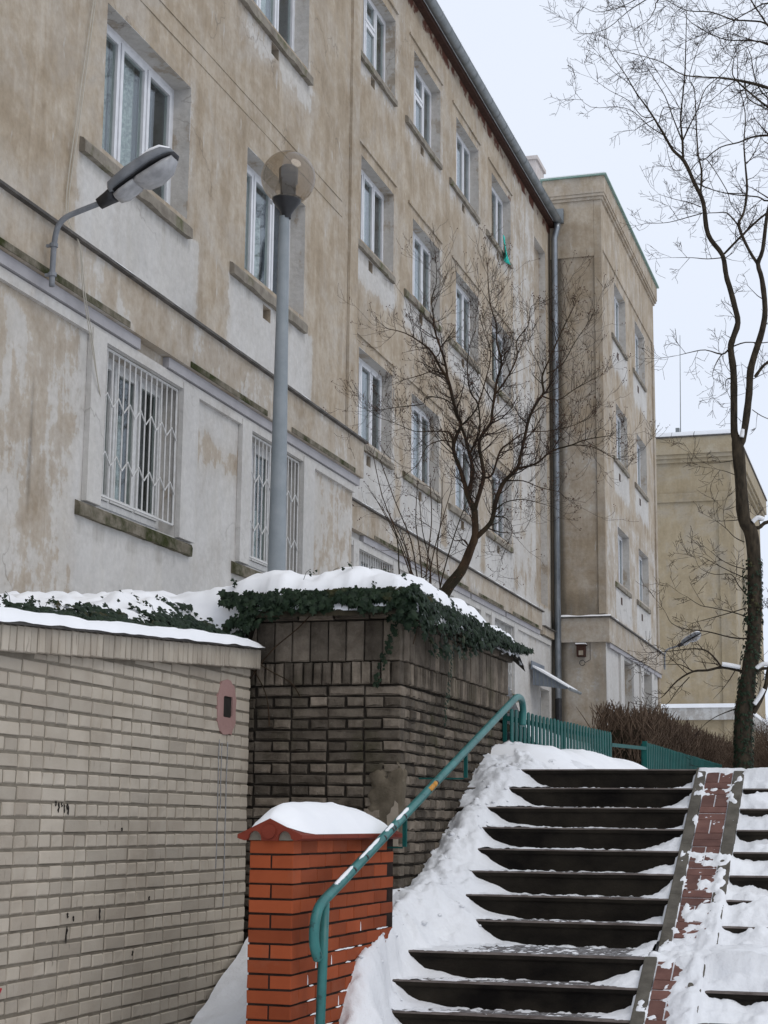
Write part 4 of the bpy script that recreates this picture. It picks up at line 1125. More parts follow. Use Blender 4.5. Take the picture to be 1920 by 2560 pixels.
for k in range(1, 12):
    yn, zn = NOSE[k]; back = NOSE[k-1][0]+.010; dpt = back-yn
    if k in (4, 3, 2, 1): bias0 = -.15
    else: bias0 = -.42
    def tread(x, y, zn=zn, yn=yn, dpt=dpt, bias0=bias0, k=k):
        b = (y-yn)/dpt
        f = .6*noise.fractal(Vector((x*9, y*14, k*3.1)), .8, 2.1, 4)+.75*noise.fractal(Vector((x*26, y*34, k*3.1)), .8, 2.1, 3)
        left = .7*sst(-2.45, -2.8, x); bk = .45*sst(.70, 1.0, b)
        t = .010*(f*1.3+bias0+left+bk)
        t += (.15, .08, .13, .05, .15, .11, .15, .07, .12, .15, .09, .13)[k]*(sst((-1.92, -1.8, -1.86, -1.78, -1.95)[k % 5], -1.50, x)**1.6)*(sst(-.1, .95, b)**1.1)*(.75+.4*ns(x, y, k, 5))-.004*(x > -1.9)
        return zn-.002+t
    kp = lambda q, zn=zn: max(p[2] for p in q) > zn+.0005
    o = hfield('tread_snow', MAT['snow'], -2.98, -1.538, yn+.012, back, .018, tread, keep=kp)
    tag(o, 'thin wind-blown snow on the stair tread, step %d down from the top' % k if k > 1 else 'thin wind-blown snow on the tread just below the top step', 'snow', 'thin snow on the treads', 'stuff')
def pile(x, y):
    e = min(1, (x+3.35)/.12); s = sst(-2.35-.1*ns(y, 0, 2, 1.3), -3.0, x)
    s *= sst(13.25, 13.75, y); return 1.99+.012*(y-13.1)+.30*s*(1-sst(19.0, 20.6, y)*.9)+.05*ns(x, y, 2, 1.8)*s+.02*fbm(x, y, 1, 5, 3)*s
o = hfield('snow_pile', MAT['snow2'], -3.32, -2.0, 13.3, 21, .05, pile); tag(o, 'smooth snow ridge at the foot of the green fence above the stairs', 'snow', kind='stuff')

# ------------------------------------------------------------------ handrail
HR = empty('handrail', (-2.93, 8.45, 0)); tag(HR, 'turquoise tubular steel handrail climbing beside the stairs', 'handrail')
X = -2.93
def arc(pts, n=6):
    """Catmull-Rom through points"""
    P = [Vector(p) for p in pts]; out = []
    for i in range(len(P)-1):
        p0, p1, p2, p3 = P[max(i-1, 0)], P[i], P[i+1], P[min(i+2, len(P)-1)]
        for k in range(n):
            t = k/n
            out.append(.5*((2*p1)+(-p0+p2)*t+(2*p0-5*p1+4*p2-p3)*t*t+(-p0+3*p1-3*p2+p3)*t**3))
    out.append(P[-1]); return out
rail = arc([(X, 8.395, .965), (X, 8.342, 1.03), (X, 8.332, 1.10), (X, 8.36, 1.18), (X, 8.43, 1.235), (X, 8.60, 1.288)], 6)
rail += [Vector((X, 8.6+(12.9-8.6)*i/12, 1.288+(2.595-1.288)*i/12)) for i in range(1, 13)]
rail += arc([(X, 12.9, 2.595), (X, 13.10, 2.645), (X, 13.25, 2.63), (X, 13.30, 2.54), (X, 13.28, 2.43)], 6)[1:]
MB().tube(rail, .027, 12).build('rail', MAT['turq'], HR, True)
MB().tube([(X, 8.492, 1.24), (X, 8.47, .9), (X, 8.40, .01)], .025, 12).build('post', MAT['turq'], HR, True)
for (y, z) in ((9.957, 1.70), (11.444, 2.155)):
    MB().box(X-.012, X+.012, y-.012, y+.012, z-.19, z-.02).box(XD-.02 if y > 10.5 else PX1-.0, X-.013, y-.006, y+.006, z-.20, z-.190).build('bracket', MAT['fence'], HR)
for (a, b) in ((.02, .08), (.105, .195), (.22, .255), (.27, .33), (.01, .035)):
    pts = [Vector((X+.004, 8.6+4.3*t, 1.288+1.307*t+.024)) for t in [a+(b-a)*i/8 for i in range(9)]]
    MB().tube(pts, [.004]+[.009+.004*random.random() for _ in range(7)]+[.003], 6).build('rail_snow', MAT['snow2'], HR, True)
for t in (.44, .455, .43):
    MB().tube([(X+.012, 8.6+4.3*t, 1.288+1.307*t+.006), (X+.012, 8.6+4.3*(t+.012), 1.288+1.307*(t+.012)+.008)], .0185, 8).build('paint_chip', MAT['orange'], HR, True)
for t in (.075, .125, .205, .24, .25, .30, .43, .47):
    MB().tube([(X+.014, 8.6+4.3*t, 1.288+1.307*t+.006), (X+.014, 8.6+4.3*(t+.004), 1.288+1.307*(t+.004)+.006)], .0165, 8).build('paint_chip', MAT['black'], HR, True)

# ------------------------------------------------------------------ green fence
pk = MB(); h_ = .62; wv = .045
prf = [(-wv, 0), (wv, 0), (wv, h_-.03)]+[(wv*math.cos(math.pi*i/6), h_-.03+.03*math.sin(math.pi*i/6)) for i in range(1, 6)]+[(-wv, h_-.03)]
pk.prism([(0, a, b) for a, b in prf], (.012, 0, 0), None); pkm = pk.mesh('picket', MAT['fence'])
def fence(y0, y1, zt0, zt1, step, label):
    F = empty('picket_fence', (-3.2, y0, 2.2)); tag(F, label, 'fence')
    n = int((y1-y0)/step)
    for i in range(n+1):
        y = y0+(y1-y0)*i/n; zt = zt0+(zt1-zt0)*i/n
        inst('picket', pkm, (-3.2, y, zt-h_+random.uniform(-.004, .004)), F)
    for dz in (.085, .42):
        MB().prism([(-3.228, y0-.05, zt0-dz-.02), (-3.228, y1+.05, zt1-dz-.02), (-3.228, y1+.05, zt1-dz+.02), (-3.228, y0-.05, zt0-dz+.02)], (.025, 0, 0), None).build('rail', MAT['fence'], F)
    y = y0-.04
    while y < y1+.5:
        zt = zt0+(zt1-zt0)*(y-y0)/(y1-y0); MB().box(-3.26, -3.23, y-.02, y+.02, 1.9, zt-.02).build('post', MAT['fence'], F); y += (y1-y0+.08)/max(1, round((y1-y0)/2.4))
    return F
fence(14.05, 19.05, 2.62, 2.69, .165, 'dark green picket fence directly above the stairs beside the ivy wall')
fence(21.87, 31.0, 2.71, 2.75, .165, 'dark green picket fence receding past the gateway gap towards the big tree')
gb = empty('gate_bar', (-3.2, 19.2, 2.2)); tag(gb, 'single green bar spanning the gap between the two picket fences', 'gate bar')
MB().prism([(-3.215, 19.12, 2.53), (-3.215, 21.82, 2.61), (-3.215, 21.82, 2.65), (-3.215, 19.12, 2.57)], (.03, 0, 0), None).build('bar', MAT['fence'], gb)
MB().box(-3.23, -3.19, 19.09, 19.13, 1.95, 2.66).build('post', MAT['fence'], gb); MB().box(-3.24, -3.18, 21.78, 21.84, 1.95, 2.72).build('post', MAT['fence'], gb)

# ------------------------------------------------------------------ lamps
GP = empty('globe_lamp_post', (-5.15, 13.5, 2.9)); tag(GP, 'tall grey tapered lamp post with smoked globe in front of the facade', 'lamp post')
MB().lathe([(.092, 2.75), (.088, 3.0), (.079, 3.9), (.046, 7.0), (.046, 7.02), (0, 7.02)], 14, (-5.15, 13.5, 0)).build('pole', MAT['post'], GP, True)
gc = (-5.12, 13.5, 7.385)
MB().lathe([(.247*math.sin(R(a)), -.247*math.cos(R(a))) for a in range(22, 181, 6)]+[(0.0005, .247)], 32, gc).build('globe', MAT['globe'], GP, True)
MB().lathe([(.040, 7.0), (.045, 7.04), (.075, 7.09), (.125, 7.155), (.135, 7.185), (.10, 7.20), (0, 7.205)], 24, (gc[0]-.01, 13.5, 0)).build('collar', MAT['black'], GP, True)
lm = MB().lathe([(0, 7.20), (.07, 7.2), (.07, 7.33), (.085, 7.335), (.088, 7.47), (.06, 7.50), (0, 7.505)], 16, (gc[0], 13.5, 0)).build('lamp_insert', MAT['black'], GP, True)
MB().box(gc[0]-.115, gc[0]-.105, 13.36, 13.38, 7.10, 7.135).build('sticker', MAT['bowl'], GP)

def street_lamp(loc, label):
    S = empty('street_lamp', loc); LOCAL.add(S.name); tag(S, label, 'street lamp', 'arm lamps on the facade')
    pts = arc([(0, 0, 0), (0, 0, .2), (.005, 0, .36), (.03, 0, .48), (.09, 0, .545), (.2, 0, .585), (.42, 0, .645)], 6)
    MB().tube(pts, .023, 10).build('arm', MAT['lampgrey'], S, True)
    for z in (.095, .33):
        o = MB().tube([(0, 0, z-.014), (0, 0, z+.014)], .034, 10).build('clamp', MAT['lampgrey'], S); MB().box(-.06, -.02, -.012, .012, z-.01, z+.01).build('clamp_bolt', MAT['lampgrey'], o)
    T = Matrix.Translation((.40, 0, .64)) @ Matrix.Rotation(R(-29), 4, 'Y')
    def sect(name, mat, rows, par):
        """rows: (s, halfwidth, zlow, zhigh)"""
        m = MB(); n = 14
        for (s, hwid, zl, zh) in rows:
            for k in range(n):
                a = 2*math.pi*k/n; c_, s_ = math.cos(a), math.sin(a)
                yy = hwid*math.copysign(abs(c_)**.6, c_); zz = (zl+zh)/2+(zh-zl)/2*math.copysign(abs(s_)**.6, s_)
                q = T @ Vector((s, yy, zz)); m.v.append(tuple(q))
        for i in range(len(rows)-1):
            for k in range(n):
                a = i*n+k; b = i*n+(k+1) % n; m.f.append((a, b, b+n, a+n))
        m.f.append(tuple(reversed(range(n)))); m.f.append(tuple((len(rows)-1)*n+k for k in range(n)))
        return m.build(name, mat, par, True)
    sect('neck', MAT['black'], [(-.03, .035, -.04, .045), (.05, .045, -.05, .05), (.12, .06, -.06, .055)], S)
    hd = sect('housing', MAT['lampgrey'], [(.10, .06, -.01, .06), (.13, .10, -.012, .085), (.30, .122, -.012, .105), (.50, .125, -.012, .10), (.62, .115, -.012, .072), (.68, .07, -.01, .03)], S)
    sect('gasket', MAT['black'], [(.14, .10, -.022, -.008), (.50, .134, -.022, -.008), (.66, .09, -.022, -.006), (.69, .05, -.018, -.006)], hd)
    sect('gear_cover', MAT['bowl'], [(.12, .07, -.075, -.02), (.18, .095, -.085, -.02), (.30, .10, -.07, -.02), (.335, .08, -.05, -.02)], S)
    sect('lamp_bowl', MAT['bowl'], [(.30, .08, -.05, -.02), (.36, .115, -.10, -.02), (.46, .12, -.125, -.02), (.58, .105, -.105, -.02), (.66, .06, -.05, -.02)], S)
    sect('snow_cap', MAT['snow2'], [(.16, .04, .080, .093), (.28, .07, .098, .112), (.42, .075, .095, .110), (.54, .10, .07, .112), (.62, .10, .052, .092), (.67, .055, .02, .055)], S)
    return S
street_lamp((-6.12, 11.07, 5.68), 'grey arm street lamp with snow on its head bolted to the near facade ledge')
street_lamp((-6.16, 45.75, 5.82), 'small distant arm street lamp on the corner of the far block')

# loose cables down the near facade
cb = empty('facade_cable', (XA+.03, 11.6, 5.2)); tag(cb, 'two thin pale cables hanging down the near facade past the lamp arm', 'cable')
for dx in (0, .035):
    MB().tube(arc([(XA+.03, 11.95+dx*2, 9.3), (XA+.03, 11.84+dx, 8.47), (XA+.03, 11.66+dx*1.5, 7.45), (XA+.03, 11.53+dx, 6.5), (XA+.14, 11.57+dx*.3, 6.2), (XA+.13, 11.69+dx, 5.85), (XA+.10, 11.9+dx, 5.54), (XA+.07, 12.14, 5.19), (XA+.02, 12.33, 5.05)], 5), .005, 4).build('strand', MAT['cable'], cb)
# turquoise cloth hung out of a top window
m = MB(); n = 8
for i in range(n+1):
    for j in range(n+1):
        u, v = i/n, j/n; m.v.append((XB+.09+.05*math.sin(u*5+v*2)*v, 31.75+.42*u*(.35+.65*v)+.10*v, 13.42-.42*v-.05*u*v))
m.f = [(i*(n+1)+j, (i+1)*(n+1)+j, (i+1)*(n+1)+j+1, i*(n+1)+j+1) for i in range(n) for j in range(n)]
o = m.build('hanging_cloth', MAT['bag'], None, True); tag(o, 'bright turquoise cloth hanging from a top floor window', 'cloth')
sl = o.modifiers.new('thick', 'SOLIDIFY'); sl.thickness = .012
# snow strips on the ledges
def strip(label, x0, x1, ya, yb, z, dens):
    m = MB(); n = int((yb-ya)/.06)
    for i in range(n+1):
        y = ya+(yb-ya)*i/n; h = max(-.004, .028*(fbm(y, 0, z, 1.1, 3)+dens))
        m.v += [(x1-.004, y, z-.003), (x1-.012, y, z+h*.8), ((x0+x1)/2, y, z+h), (x0, y, z+h)]
    m.f = [(4*i+k, 4*i+4+k, 4*i+5+k, 4*i+1+k) for i in range(n) for k in range(3)]
    tag(m.build('ledge_snow', MAT['snow2'], None, True), label, 'snow', 'snow on the building ledges', 'stuff')
strip('thin broken line of snow on the near facade ledge', XA, XA+.145, 8, 19.2, 6.268, .18)
strip('thin broken line of snow on the recessed facade ledge', XB, XB+.145, 19.2, 35.3, 6.178, .30)
strip('thin line of snow along the side ledge of the far block', XC, XC+.15, 36.95, 45.7, 6.232, .35)
m = MB(); n = 24
for i in range(n+1):
    x = XB+.1+(XC+.14-XB-.1)*i/n; h = .03+.03*ns(x, 0, 4, 3)
    m.v += [(x, YC-.148, 6.228), (x, YC-.13, 6.23+h), (x, YC-.01, 6.23+h*1.3)]
m.f = [(3*i+k, 3*i+3+k, 3*i+4+k, 3*i+1+k) for i in range(n) for k in range(2)]
tag(m.build('ledge_snow', MAT['snow2'], None, True), 'snow on the short front ledge of the far block above the rusty lamp', 'snow', 'snow on the building ledges', 'stuff')
# ------------------------------------------------------------------ ivy and its snow blanket
def mound(x, y):
    """top of the ivy cushion on the wall and the bank behind the pale wall"""
    if y >= 10.9 or x > -4.36:
        dF = y-10.84+.05*ns(x, 0, 6, 5)+.03*ns(x, 0, 2, 13) if x > -4.5 else 9; dS = -3.17-x+.05*ns(0, y, 6, 4)+.03*ns(0, y, 2, 11)
        d = max(0.0, min(dF, dS)); top = interp([(10.8, 3.335), (12.2, 3.36), (13.0, 3.33), (14.0, 3.27), (14.9, 3.20), (15.5, 3.05)], y)
        z = 3.13+(top+.02-3.13)*(1-math.exp(-d/.07))
        if y > 14.2: z -= .9*sst(14.2, 15.3, y)
        z = min(z, 1.585+.148*y+.26*sst(-4.85, -3.95, x))
        return z
    d = -4.40-x; zw = min(wtop(y)+.17, 1.56+.148*y)
    tgt = 2.90+.165*(y-8.6)+.05*sst(0, .6, d-.6)
    tgt = min(tgt, 1.585+.148*y)
    return zw+(tgt-zw)*min(1.0, (max(0, d)/.62))**.75
def inside(x, y): return (y >= 10.84 and x <= -3.165 and y < 14.36) or (x < -3.75 and 10.84 <= y < 15.5) or (x <= -4.37 and y < 10.95)
def blank(x, y):
    z = mound(x, y); f = fbm(x, y, 2, 2.6, 4); f2 = ns(x, y, 8, 9)
    if y < 10.95 and x < -4.3:
        d = -4.40-x
        cov = -1.35+1.75*sst(.16, .62, d)+.45*sst(9.4, 10.7, y)*sst(.05, .3, d)
        return z-.03+.075*(f*1.1+f2*.45+cov)
    d = min(y-10.84+.06*ns(x, 0, 6, 5)+.04*ns(x, 0, 2, 13) if x > -4.4 else 9, -3.17-x+.07*ns(0, y, 6, 4)+.04*ns(0, y, 2, 11))
    cov = -.50+1.45*sst(0.0, .07, d)
    if x > -3.55 and y > 12.4: cov -= .15
    return z-.03+.06*(f*.9+f2*.5+cov)
keepf = lambda q: inside(sum(p[0] for p in q)/4, sum(p[1] for p in q)/4)
o = hfield('snow_blanket', MAT['snow2'], -6.3, -3.15, 6.4, 15.6, .030, blank, keep=keepf); tag(o, 'thick soft snow blanket over the ivy on top of the walls', 'snow', kind='stuff')
under = hfield('ivy_bed', MAT['soil'], -6.3, -3.15, 6.4, 15.6, .10, lambda x, y: mound(x, y)-.09, keep=keepf); tag(under, 'dark soil and stems beneath the ivy', 'soil', kind='stuff')
# leaves: five-lobed, a little folded
LEAF = [(0, 0), (.36, -.12), (.52, .16), (.30, .34), (.40, .62), (.14, .66), (0, 1.0), (-.14, .66), (-.40, .62), (-.30, .34), (-.52, .16), (-.36, -.12)]
def add_leaf(m, p, nrm, size, droop):
    nrm = nrm.normalized(); t = Vector((random.uniform(-1, 1), random.uniform(-1, 1), random.uniform(-1, 1))) + droop*1.2
    t = (t-nrm*t.dot(nrm)); 
    if t.length < 1e-4: t = nrm.orthogonal()
    t.normalize(); b = nrm.cross(t); i = len(m.v)
    c = p+t*(.35*size); m.v.append(tuple(c+nrm*.0))
    for (u, v) in LEAF:
        q = p+b*(u*size)+t*(v*size)-nrm*(abs(u)*size*.35+.12*size*v*v); m.v.append(tuple(q))
    n = len(LEAF)
    for k in range(0, n): m.f.append((i, i+1+k, i+1+(k+1) % n))
ivy = MB(); random.seed(77)
DOWN = Vector((0, 0, -1))
def gradn(x, y):
    e = .03; return Vector((-(mound(x+e, y)-mound(x-e, y))/(2*e), -(mound(x, y+e)-mound(x, y-e))/(2*e), 1)).normalized()
# bank behind the pale wall
cnt = 0
while cnt < 7500:
    d = random.random()**1.5*.80; y = random.uniform(7.0, 10.9); x = -4.38-d
    keep = 1.0 if d < .16 else .85*math.exp(-(d-.16)/.22)+.03
    if fbm(x, y, 5, 3.5, 3) < -.15+.5*(1-keep): continue
    if random.random() > keep+.04: continue
    n = gradn(x, y)*.7+Vector((.9, -.5, .25))+Vector((random.uniform(-.6, .6), random.uniform(-.6, .6), random.uniform(-.4, .6)))
    p = Vector((x+random.uniform(0, .05), y, mound(x, y)+random.uniform(-.06, .045))); add_leaf(ivy, p, n, random.choice((.024, .03, .038, .046, .058))*random.uniform(.85, 1.15), DOWN); cnt += 1
# fringe along the front top of the dark wall and round onto its side
for i in range(1900):
    x = random.uniform(-4.55, -3.14); lo = interp([(-4.55, 2.72), (-4.35, 2.85), (-4.15, 3.06), (-3.6, 3.10), (-3.3, 3.06), (-3.15, 2.95)], x)
    z = lo+(3.235-lo)*random.random()**.7
    z += .035*ns(x, 0, 0, 6)
    y = 10.88-.10*sst(3.3, 3.12, z)*random.random()+random.uniform(-.01, .02)
    if z < 3.0 and random.random() < .16: continue
    if ns(x, z*1.5, 4, 5) < -.28 and z < 3.15: continue
    n = Vector((random.uniform(-.6, .6), -1, random.uniform(-.2, .8))); add_leaf(ivy, Vector((x, y, z)), n, random.choice((.022, .03, .04, .055, .066))*random.uniform(.85, 1.1), DOWN)
for i in range(2700):
    y = random.uniform(10.8, 14.4); lo = interp([(10.8, 3.0), (11.2, 2.90), (11.6, 2.80), (12.1, 2.84), (12.5, 2.93), (13.2, 3.08), (14.0, 3.10), (14.4, 3.17)], y)
    hi = interp([(10.8, 3.22), (12.2, 3.23), (14.0, 3.17), (14.4, 3.15)], y)+.05*ns(0, y, 1, 3)
    z = lo+(hi-lo)*random.random()**.65
    if z < 3.02 and random.random() < .5: continue
    if ns(y, z*1.5, 4, 4) < -.24 and z < 3.12: continue
    x = -3.20+.14*sst(3.34, 3.08, z)*random.random()+random.uniform(-.02, .02)
    n = Vector((1, random.uniform(-.7, .4), random.uniform(-.2, .8))); add_leaf(ivy, Vector((x, y, z)), n, random.choice((.022, .03, .04, .052, .064))*random.uniform(.85, 1.1), DOWN)
for i in range(420):     # scattered leaves through the snow edge
    if random.random() < .45: x = random.uniform(-4.5, -3.2); p = Vector((x, 10.86+random.uniform(0, .09), 0))
    else: p = Vector((-3.19-random.uniform(0, .10), random.uniform(10.9, 14.2), 0))
    if ns(p.x*4, p.y*4, 3) < -.05: continue
    p.z = mound(p.x, p.y)+random.uniform(-.01, .035); add_leaf(ivy, p, Vector((.5, -.6, .5))+Vector((random.uniform(-.5, .5), random.uniform(-.5, .5), 0)), random.uniform(.018, .042), DOWN)
# strand down the corner
for i in range(70):
    z = 2.58+.5*random.random(); add_leaf(ivy, Vector((XD-.10+.05*math.sin(z*9)+random.uniform(-.025, .025), YD-.045, z)), Vector((random.uniform(-.4, .4), -1, .3)), random.uniform(.018, .036), DOWN)
for i in range(50):
    z = 2.35+.6*random.random(); add_leaf(ivy, Vector((XD+.05, 12.02+.10*math.sin(z*5)+random.uniform(-.04, .04), z)), Vector((1, -.3, .3)), random.uniform(.016, .03), DOWN)
# sprigs poking through the snow
for i in range(22):
    x, y = (random.uniform(-5.1, -4.5), random.uniform(8.2, 10.8)) if i < 17 else (random.uniform(-4.0, -3.4), random.uniform(10.9, 11.3))
    z = mound(x, y)+.02; h = random.uniform(.02, .07); a = random.uniform(0, 6.3); tip = Vector((x+.07*math.cos(a), y+.07*math.sin(a), z+h))
    ivy.tube([(x, y, z-.05), ((x+tip.x)/2, (y+tip.y)/2, z+h*.7), tip], .0022, 3, False)
    for k in range(5): add_leaf(ivy, tip+Vector((random.uniform(-.03, .03), random.uniform(-.03, .03), random.uniform(-.04, .01))), Vector((.5, -.8, .4))+Vector((random.uniform(-.5, .5),)*3), random.uniform(.014, .026), DOWN)
o = ivy.build('ivy', MAT['ivy']); tag(o, 'dark green ivy hanging over the wall tops under the snow', 'ivy', kind='stuff')
st = MB()
for pth in ([(-4.35, 10.9, 2.62), (-4.2, 10.93, 2.82), (-4.0, 10.93, 2.98), (-3.88, 10.92, 3.1)], [(-4.42, 10.9, 2.78), (-4.3, 10.91, 2.66), (-4.22, 10.92, 2.5), (-4.2, 10.93, 2.3)], [(-4.4, 10.9, 2.8), (-4.2, 10.93, 2.68), (-4.05, 10.93, 2.6), (-3.98, 10.94, 2.5)], [(-3.15, 11.0, 3.1), (-3.16, 10.98, 2.95), (-3.18, 10.95, 2.85)]):
    st.tube(arc([(p[0]+.01*random.random(), p[1], p[2]) for p in pth], 5), .0045, 5)
o = st.build('ivy_stem', MAT['bark2']); tag(o, 'bare ivy runners trailing over the dark brick wall', 'stem', kind='stuff')

# ------------------------------------------------------------------ bare trees
LIMBS_SMALL=[[(-4.321,16,3.891,0.0587),(-4.146,16,4.12,0.0525),(-4.059,16,4.319,0.0433),(-4.003,16,4.474,0.0371),(-4.011,16,4.726,0.0341)],
[(-4.011,16,4.726,0.031),(-4.09,16.027,4.893,0.0265),(-4.118,16.043,4.993,0.0234),(-4.174,16.069,5.161,0.0204),(-4.256,16.104,5.382,0.0189),(-4.23,16.127,5.531,0.0174),(-4.186,16.146,5.646,0.0174),(-4.232,16.162,5.751,0.0175),(-4.289,16.191,5.941,0.0175),(-4.348,16.222,6.151,0.016),(-4.438,16.245,6.296,0.0145),(-4.538,16.274,6.478,0.0113),(-4.663,16.297,6.595,0.0081),(-4.843,16.326,6.719,0.0057),(-5.058,16.357,6.796,0.0033)],
[(-4.348,16.222,6.151,0.0144),(-4.382,16.253,6.328,0.0129),(-4.45,16.288,6.526,0.0113),(-4.52,16.324,6.727,0.0098),(-4.546,16.354,6.907,0.0082),(-4.572,16.385,7.089,0.0066),(-4.531,16.417,7.266,0.0049),(-4.54,16.448,7.449,0.0033)],
[(-4.09,16.027,4.893,0.0234),(-4.057,16.075,5.06,0.0203),(-4.06,16.111,5.195,0.0188),(-4.107,16.154,5.352,0.0158),(-4.16,16.201,5.527,0.0143),(-4.21,16.235,5.652,0.0143)],
[(-4.107,16.154,5.32,0.0126),(-4.048,16.178,5.467,0.0111),(-4.004,16.2,5.599,0.0095),(-4.031,16.24,5.871,0.0095),(-4.119,16.263,6.014,0.008),(-4.161,16.298,6.258,0.0064),(-4.153,16.333,6.5,0.0048),(-4.095,16.365,6.705,0.0032)],
[(-4.003,16,4.757,0.0233),(-3.966,16.046,4.922,0.0218),(-3.937,16.091,5.089,0.0203),(-3.962,16.126,5.225,0.0188),(-4.006,16.175,5.415,0.0174),(-3.99,16.206,5.535,0.0174),(-3.903,16.25,5.67,0.0159),(-3.895,16.285,5.808,0.0143),(-3.88,16.33,5.982,0.0144),(-3.866,16.374,6.157,0.0128),(-3.828,16.424,6.35,0.0113),(-3.891,16.482,6.589,0.0097),(-3.911,16.535,6.808,0.0081),(-3.981,16.585,7.015,0.0066),(-4.02,16.643,7.259,0.0049),(-4.041,16.695,7.485,0.0033)],
[(-3.937,16.091,5.073,0.0125),(-3.842,16.062,5.094,0.0109),(-3.744,15.985,5.311,0.0109),(-3.622,15.94,5.39,0.0077),(-3.468,15.887,5.464,0.0062),(-3.235,15.819,5.45,0.0046),(-2.989,15.744,5.465,0.0038),(-2.794,15.681,5.516,0.0027)],
[(-3.88,16.33,5.982,0.0096),(-3.74,16.325,6.169,0.008),(-3.64,16.32,6.375,0.008),(-3.646,16.316,6.54,0.0064),(-3.522,16.312,6.695,0.0048),(-3.488,16.307,6.89,0.0032),(-3.389,16.305,6.914,0.0024)],
[(-3.987,16,4.458,0.0278),(-3.858,16.058,4.604,0.0232),(-3.829,16.106,4.769,0.0233),(-3.799,16.149,4.918,0.0234),(-3.744,16.19,5.051,0.0219),(-3.628,16.242,5.183,0.0188),(-3.597,16.289,5.353,0.0158),(-3.567,16.341,5.54,0.0158),(-3.53,16.398,5.747,0.0143),(-3.459,16.449,5.918,0.0144),(-3.4,16.482,6.021,0.0128),(-3.425,16.529,6.2,0.0096),(-3.339,16.599,6.446,0.0081),(-3.238,16.679,6.729,0.0065),(-3.134,16.751,6.978,0.0041)],
[(-3.433,16.482,5.99,0.0096),(-3.259,16.5,5.934,0.0064),(-3.084,16.52,6.042,0.0048),(-2.846,16.546,6.164,0.0032)],
[(-3.376,16.529,6.23,0.0064),(-3.222,16.577,6.331,0.0056),(-3.102,16.644,6.574,0.004),(-2.995,16.695,6.748,0.0032)],
[(-3.628,16.242,5.183,0.0126),(-3.425,16.192,5.21,0.0109),(-3.255,16.141,5.318,0.0093),(-3.04,16.087,5.357,0.0077),(-2.893,16.048,5.395,0.0061),(-2.651,15.987,5.407,0.003)],
[(-3.04,16.087,5.357,0.0062),(-2.838,16.083,5.329,0.0046),(-2.608,16.077,5.19,0.0038)],
[(-3.818,16.058,4.665,0.0077),(-3.695,16.038,4.64,0.0046),(-3.627,16.017,4.524,0.0031),(-3.669,15.992,4.381,0.0023)],
[(-3.842,16.058,4.697,0.0078),(-3.716,16.063,4.803,0.0062),(-3.527,16.068,4.827,0.0046),(-3.324,16.074,4.771,0.0031)],
[(-3.728,16.19,5.05,0.0078),(-3.555,16.198,5.043,0.0062),(-3.398,16.207,4.973,0.0047),(-3.195,16.217,4.918,0.0031)],
[(-4.26,16.104,5.43,0.0095),(-4.279,16.063,5.552,0.0079),(-4.413,16.017,5.565,0.0063),(-4.623,15.946,5.562,0.0047),(-4.801,15.881,5.638,0.0032),(-4.98,15.817,5.699,0.0024)],
[(-4.273,16.104,5.463,0.0079),(-4.382,16.083,5.481,0.0063),(-4.521,16.054,5.418,0.0047),(-4.593,16.021,5.253,0.0039),(-4.684,15.997,5.156,0.0032)],
[(-4.281,16.191,5.875,0.008),(-4.392,16.173,5.944,0.0064),(-4.559,16.148,5.965,0.0056),(-4.589,16.137,5.89,0.0048),(-4.772,16.111,5.871,0.0048),(-4.996,16.078,5.844,0.0032),(-5.157,16.055,5.833,0.0024)],
[(-4.339,16.222,6.167,0.008),(-4.502,16.266,6.273,0.0065),(-4.664,16.307,6.245,0.0049),(-4.864,16.357,6.222,0.0033)],
[(-4.187,16.146,5.638,0.0095),(-4.049,16.182,5.793,0.0079),(-3.977,16.223,6.027,0.0064),(-3.91,16.285,6.402,0.0056),(-3.985,16.325,6.652,0.0048),(-4.08,16.374,6.959,0.0032)],
[(-4.067,16,4.351,0.0093),(-4.109,15.979,4.428,0.0077),(-4.2,15.958,4.42,0.0046),(-4.258,15.937,4.49,0.0031)]]
